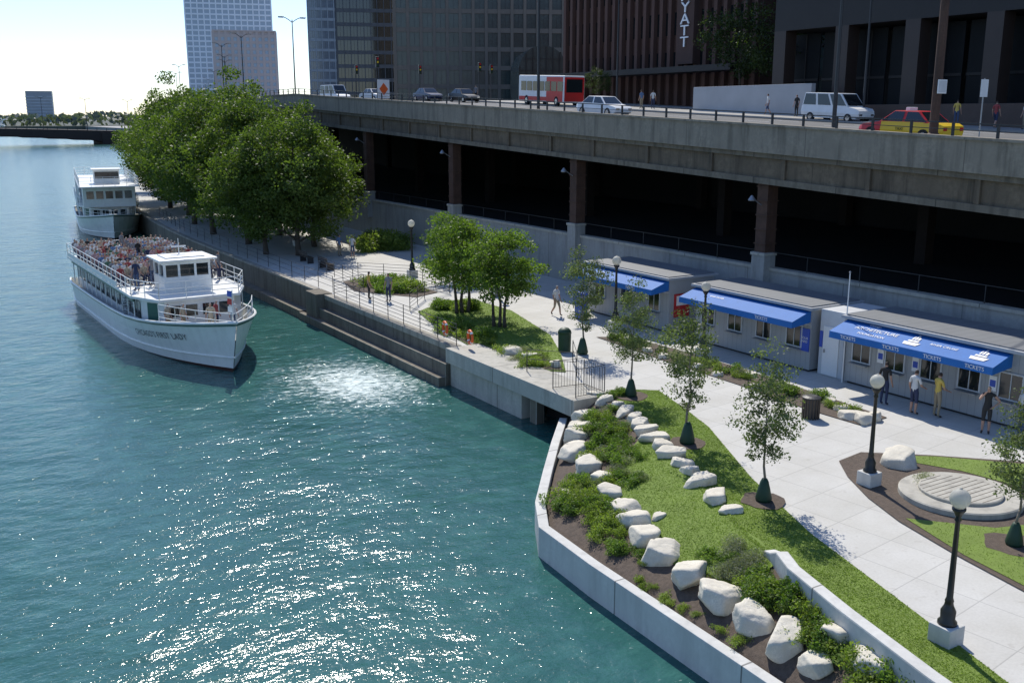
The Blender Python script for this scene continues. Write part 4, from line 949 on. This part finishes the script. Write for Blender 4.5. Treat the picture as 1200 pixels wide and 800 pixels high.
# ---------------------------------------------------------------- tour boats
def tour_boat(label,loc,rz,txt,second=False):
    r=thing('tour_boat',label,'tour boat',loc,rz,group='river tour boats');LW=26.0
    def LL(t): return LW+1.2*t
    def hw(u,t):
        a=3.05 if u<.52 else 3.05*(1-((u-.52)/.48)**2.0)
        c=3.3 if u<.6 else 3.3*(1-((u-.6)/.4)**2.6)
        if u<.06: k=.9+.1*u/.06;a*=k;c*=k
        return a+(c-a)*t**1.2
    def hd(u): return 1.55+1.15*u**3
    us=[0,.03,.08,.2,.35,.5,.58,.66,.74,.8,.85,.9,.94,.97,.99,1.0];ts=[0,.18,.24,.45,.7,.9,1.0]
    b=B()
    for sgn in (-1,1):
        vs=[]
        for u in us:
            for t in ts: vs.append((sgn*max(.02,hw(u,t)),u*LL(t),-.6+(hd(u)+.6)*t))
        n=len(ts)
        for i in range(len(us)-1):
            for j in range(n-1):
                m=hullb if j<=1 else hullw
                o=i*n+j;b.add([vs[o],vs[o+n],vs[o+n+1],vs[o+1]],[(0,1,2,3)],m)
    vs=[(-hw(0,t),0,-.6+(hd(0)+.6)*t) for t in (0,1)]+[(hw(0,t),0,-.6+(hd(0)+.6)*t) for t in (1,0)];b.add(vs,[(0,1,2,3)],hullw)
    hull=b.obj('hull',r,smooth=False)
    b=B()
    for sgn in (-1,1):
        for tt,mm,rr in ((.96,hullg,.05),(1.0,hullw,.07),(.42,hullw,.05)):
            P=[Vector((sgn*(hw(u,tt)+.02),u*LL(tt),-.6+(hd(u)+.6)*tt)) for u in us]
            for i in range(len(P)-1): b.cyl(P[i],P[i+1],rr,rr,mm,6)
    b.obj('rub_rail',r)
    b=B();vs=[(-hw(u,.8)+.05,u*26.3,1.0+(.5*u)) for u in us]+[(hw(u,.8)-.05,u*26.3,1.0+.5*u) for u in us];n=len(us)
    b.add(vs,[(i,i+1,n+i+1,n+i) for i in range(n-1)],deckm);b.obj('deck',r)
    b=B();b.box(-2.72,2.72,1.2,19.6,1.05,2.98,hullw)
    b.add([(-2.72,19.6,1.05),(2.72,19.6,1.05),(1.9,21.0,1.05),(-1.9,21.0,1.05),(-2.72,19.6,2.98),(2.72,19.6,2.98),(1.9,21.0,2.98),(-1.9,21.0,2.98)],[(0,3,2,1),(4,5,6,7),(1,2,6,5),(2,3,7,6),(3,0,4,7)],hullw)
    b.obj('cabin',r)
    w=B();w.box(-.03,.03,-.5,.5,0,.95,glassdark);w0=w.obj('window',r);first=True
    for sgn in (-1,1):
        for k in range(15):
            if first:o=w0;first=False
            else:o=w0.copy();col.objects.link(o)
            o.location=(sgn*2.73,2.0+k*1.2,1.85)
    for k in range(4):
        w=B();w.box(-.3,.3,-.03,.03,0,.6,glassdark);o=w.obj('window',r,loc=(-1.35+.9*k,21.01,2.1))
    w=B();w.box(-.38,.38,-.03,.03,0,1.6,hullg);w.obj('door',r,loc=(2.32,20.32,1.25),rz=rad(-60))
    b=B();
    for sgn in (-1,1):
        b.box(sgn*3.0-.05,sgn*3.0+.05,1.2,19.0,2.78,2.98,hullg)
        for k in range(13): b.cyl((sgn*3.0,1.6+k*1.45,1.5),(sgn*3.0,1.6+k*1.45,2.8),.035,.035,hullw,6)
    b.obj('side_post',r)
    b=B();b.prism([(-3.15,.3),(3.15,.3),(3.15,19.0),(2.2,21.2),(-2.2,21.2),(-3.15,19)],2.985,3.12,hullw);b.obj('upper_deck',r)
    def rail(pts,z0,h,par,nm='railing'):
        b=B()
        for i in range(len(pts)-1):
            a=Vector(pts[i]);c=Vector(pts[i+1]);d=(c-a).length;n=max(1,int(d/1.1))
            for hh in (.3,.6,1.0): b.cyl((a.x,a.y,z0+h*hh),(c.x,c.y,z0+h*hh),.022,.022,hullw,5)
            for k in range(n+1): p=a.lerp(c,k/n);b.cyl((p.x,p.y,z0),(p.x,p.y,z0+h),.025,.025,hullw,5)
        b.obj(nm,par)
    rail([(-3.1,16),(-3.1,.35),(3.1,.35),(3.1,19),(2.15,21.1),(-2.15,21.1),(-3.1,19),(-3.1,16)],3.12,.9,r)
    b=B()
    for sgn in (-1,1): b.box(sgn*3.13-.01,sgn*3.13+.01,.5,15.5,3.14,3.45,hullw)
    b.obj('side_panel',r)
    ub=[.82,.87,.92,.96,.99]
    P=[(hw(u,1)-.1,u*27.1) for u in ub];P=P+[(-x,y) for x,y in P[::-1]]
    rail(P,2.15,.95,r,'bow_railing')
    # jack staff and small signal flags at the bow
    if txt:
        b=B();b.cyl((0,26.6,2.4),(0,26.8,4.3),.03,.02,hullw,6);js=b.obj('flag_staff',r)
        for k,(c_,z_) in enumerate(((bluep,3.9),(red,3.5),(white,3.1))):
            b=B();b.add([(0,26.72-.03*k,z_),(.12,26.3,z_+.02),(.1,26.28,z_+.3),(0,26.75-.03*k,z_+.32)],[(0,1,2,3)],c_);b.obj('flag',js,fix=False)
    y0,y1=16.8,19.0;zt=4.9
    b=B();b.box(-1.3,1.3,y0,y1,3.12,3.95,hullw);b.box(-1.3,1.3,y0,y1,zt-.28,zt-.05,hullw)
    for x in (-1.23,-.45,.45,1.23):
        for yy in (y0+.06,y1-.06): b.box(x-.06,x+.06,yy-.06,yy+.06,3.95,zt-.28,hullw)
    for x in (-1.23,1.23): b.box(x-.06,x+.06,(y0+y1)/2-.06,(y0+y1)/2+.06,3.95,zt-.28,hullw)
    ph=b.obj('pilothouse',r)
    w=B();w.box(-1.21,1.21,y0+.08,y1-.08,3.96,zt-.29,glassdark);w.obj('window',ph)
    b=B();b.box(-1.6,1.6,y0-.3,y1+.4,zt-.05,zt+.05,hullw);b.box(-1.1,1.1,y0+.2,y1-.3,zt+.05,zt+.12,offwhite);b.obj('roof',ph,bevel=.03)
    b=B();b.cyl((0,17.5,zt+.1),(0,17.5,zt+1.0),.03,.02,hullw,6);b.box(-.4,.4,17.46,17.54,zt+.5,zt+.58,hullw);b.obj('mast',ph)
    b=B()
    for k in range(7): b.box(2.76,3.1,15.2+k*.3,15.5+k*.3,1.5+k*.22,1.56+k*.22,offwhite)
    b.obj('stairs',r)
    if second:
        b=B();b.box(-3.0,3.0,1,24.4,5.3,5.4,hullw);b.obj('canopy',r)
        b=B();b.box(-2.6,2.6,18.5,22.5,3.13,5.29,hullw);b.obj('cabin',r)
        for k in range(5):
            b=B();b.box(-.36,.36,22.49,22.54,4.0,4.8,glassdark);b.obj('window',r,loc=(-1.9+k*.95,0,0))
        b=B();b.cyl((0,0,3.12),(0,0,5.3),.04,.04,hullw,6);cp=b.obj('canopy_post',r);first=True
        for sgn in (-1,1):
            for k in range(9):
                o=cp if first else cp.copy()
                if not first: col.objects.link(o)
                first=False;o.location=(sgn*2.9,1.2+k*2.08,0)
        rail([(-2.9,1),(2.9,1),(2.9,24),(-2.9,24),(-2.9,1)],5.4,.95,r)
        b=B();b.box(-1.3,1.3,17.5,20,5.41,6.9,hullw);b.box(-1.5,1.5,17.3,20.3,6.9,7.0,hullw);b.box(-1.2,1.2,20.0,20.04,6.0,6.7,glassdark);b.obj('pilothouse',r)
    for k in range(15):
        b=B();yb=.9+k*1.0;b.box(-2.6,-.4,yb,yb+.42,3.5,3.56,offwhite);b.box(-2.6,-.4,yb-.02,yb+.02,3.56,3.98,offwhite);b.box(.4,2.6,yb,yb+.42,3.5,3.56,offwhite);b.box(.4,2.6,yb-.02,yb+.02,3.56,3.98,offwhite)
        for x in (-2.5,-.5,.5,2.5): b.box(x-.02,x+.02,yb,yb+.4,3.12,3.5,steel)
        b.obj('bench',r)
    if txt:
        for sgn in (1,-1):
            def fn(co,sgn=sgn):
                y=21.5+co.x*sgn;z=1.36+.085*(y-21.6)+co.y
                t=(z+.6)/(hd(min(1,y/26.6))+.6);u=min(1,y/LL(t))
                k=max(i for i in range(len(us)) if us[i]<=u);k=min(k,len(us)-2);f=(u-us[k])/(us[k+1]-us[k])
                return Vector((sgn*(hw(us[k],t)*(1-f)+hw(us[k+1],t)*f+.06),y,z))
            text(txt,.46,black,hull,None,fn=fn,ext=0,sx=.92,space=1.15)
    return r
tb=tour_boat("long white tour boat crowded with passengers on its open deck",(13.0,75.3,-1.8),0,"CHICAGO'S FIRST LADY")
tb.rotation_euler.z=math.atan2(49.2-75.3,13.7-13.0)-math.pi/2
tb2=tour_boat('white two deck tour boat moored against the quay',(22.6,136,-1.8),0,None,second=True)
tb2.rotation_euler.z=math.atan2(110.5-136,19.3-22.6)-math.pi/2
tops=['white','white','red','blue','navy','grey','pink','tan','green','white','black','white','tan','grey']
VM=[setm(pm_sit,cl[t],cl[R.choice(['khaki','denim','grey','navy'])],R.choice([hairm,hairm,hairb,hairl])) for t in tops]
SMt=[setm(pm_st,cl[t],cl[R.choice(['khaki','denim','navy'])],R.choice([hairm,hairb])) for t in tops]
bpy.context.view_layer.update()
def onboat(bt,lx,ly,lz,rz,me,label,g):
    M=Matrix.Translation(bt.location)@Matrix.Rotation(bt.rotation_euler.z,4,'Z');p=M@Vector((lx,ly,lz))
    place(me,p,bt.rotation_euler.z+rz,label,R.uniform(.92,1.02),g)
for k in range(15):
    for x in (-2.75,-2.35,-1.9,-1.45,-1.0,-.5,.5,1.0,1.45,1.9,2.35,2.75):
        if R.random()<.96:
            i=R.randrange(len(tops));onboat(tb,x+R.uniform(-.04,.04),.9+k*1.0+.22,3.12,math.pi+R.uniform(-.5,.5),VM[i],'seated passenger in %s top on the open deck'%tops[i],'passengers on the tour boat')
stand=[(-2.6,16.1,3.12),(0,16.1,3.12),(1.2,22,1.4),(-.5,22.2,1.4),(-1.2,22.9,1.45),(.2,23.6,1.45),(1.9,21.6,1.4),(-.2,15.9,3.12),(1.2,16.1,3.12),(2.1,16.2,3.12),(0,3,3.12),(0,7.6,3.12),(0,11.4,3.12),(2.4,17.4,3.12)]
for (x,y,z) in stand:
    i=R.randrange(len(tops));onboat(tb,x,y,z,math.pi+R.uniform(-.9,.9),SMt[i],'standing passenger in %s top on the boat'%tops[i],'passengers on the tour boat')
for n in range(24):
    i=R.randrange(len(tops));onboat(tb2,R.uniform(-2.5,2.5),R.uniform(4,18),3.12,math.pi+R.uniform(-.9,.9),SMt[i],'standing passenger in %s top on the boat'%tops[i],'passengers on the tour boat')
# ---------------------------------------------------------------- light, sky, camera
W=bpy.data.worlds.new('World');sc.world=W;W.use_nodes=True;nt=W.node_tree
bg=nt.nodes['Background'];sky=nt.nodes.new('ShaderNodeTexSky');sky.sky_type='NISHITA';sky.sun_disc=False
el,az=rad(48),rad(21);sky.sun_elevation=el;sky.sun_rotation=az;sky.air_density=1.0;sky.dust_density=.3;sky.ozone_density=2.0
tint=mixcol(nt,1.0,sky.outputs[0],(.90,.99,1.20),'MULTIPLY')
nt.links.new(tint,bg.inputs[0]);bg.inputs[1].default_value=.14
d=Vector((math.sin(az)*math.cos(el),math.cos(az)*math.cos(el),math.sin(el)))
sl=bpy.data.lights.new('sun','SUN');sl.energy=4.9;sl.angle=rad(.53);sl.color=(1,.95,.86);so=bpy.data.objects.new('sun',sl);col.objects.link(so);so.rotation_euler=(-d).to_track_quat('-Z','Y').to_euler()
cam=bpy.data.cameras.new('cam');cam.lens=35.01;cam.sensor_width=36;cam.clip_end=12000;cam.clip_start=.1
co_=bpy.data.objects.new('camera',cam);col.objects.link(co_);co_.location=(0,0,10.9);co_.rotation_euler=(rad(90-12.8),0,rad(-31.7));sc.camera=co_
sc.view_settings.view_transform='Standard';sc.view_settings.look='None';sc.view_settings.exposure=0
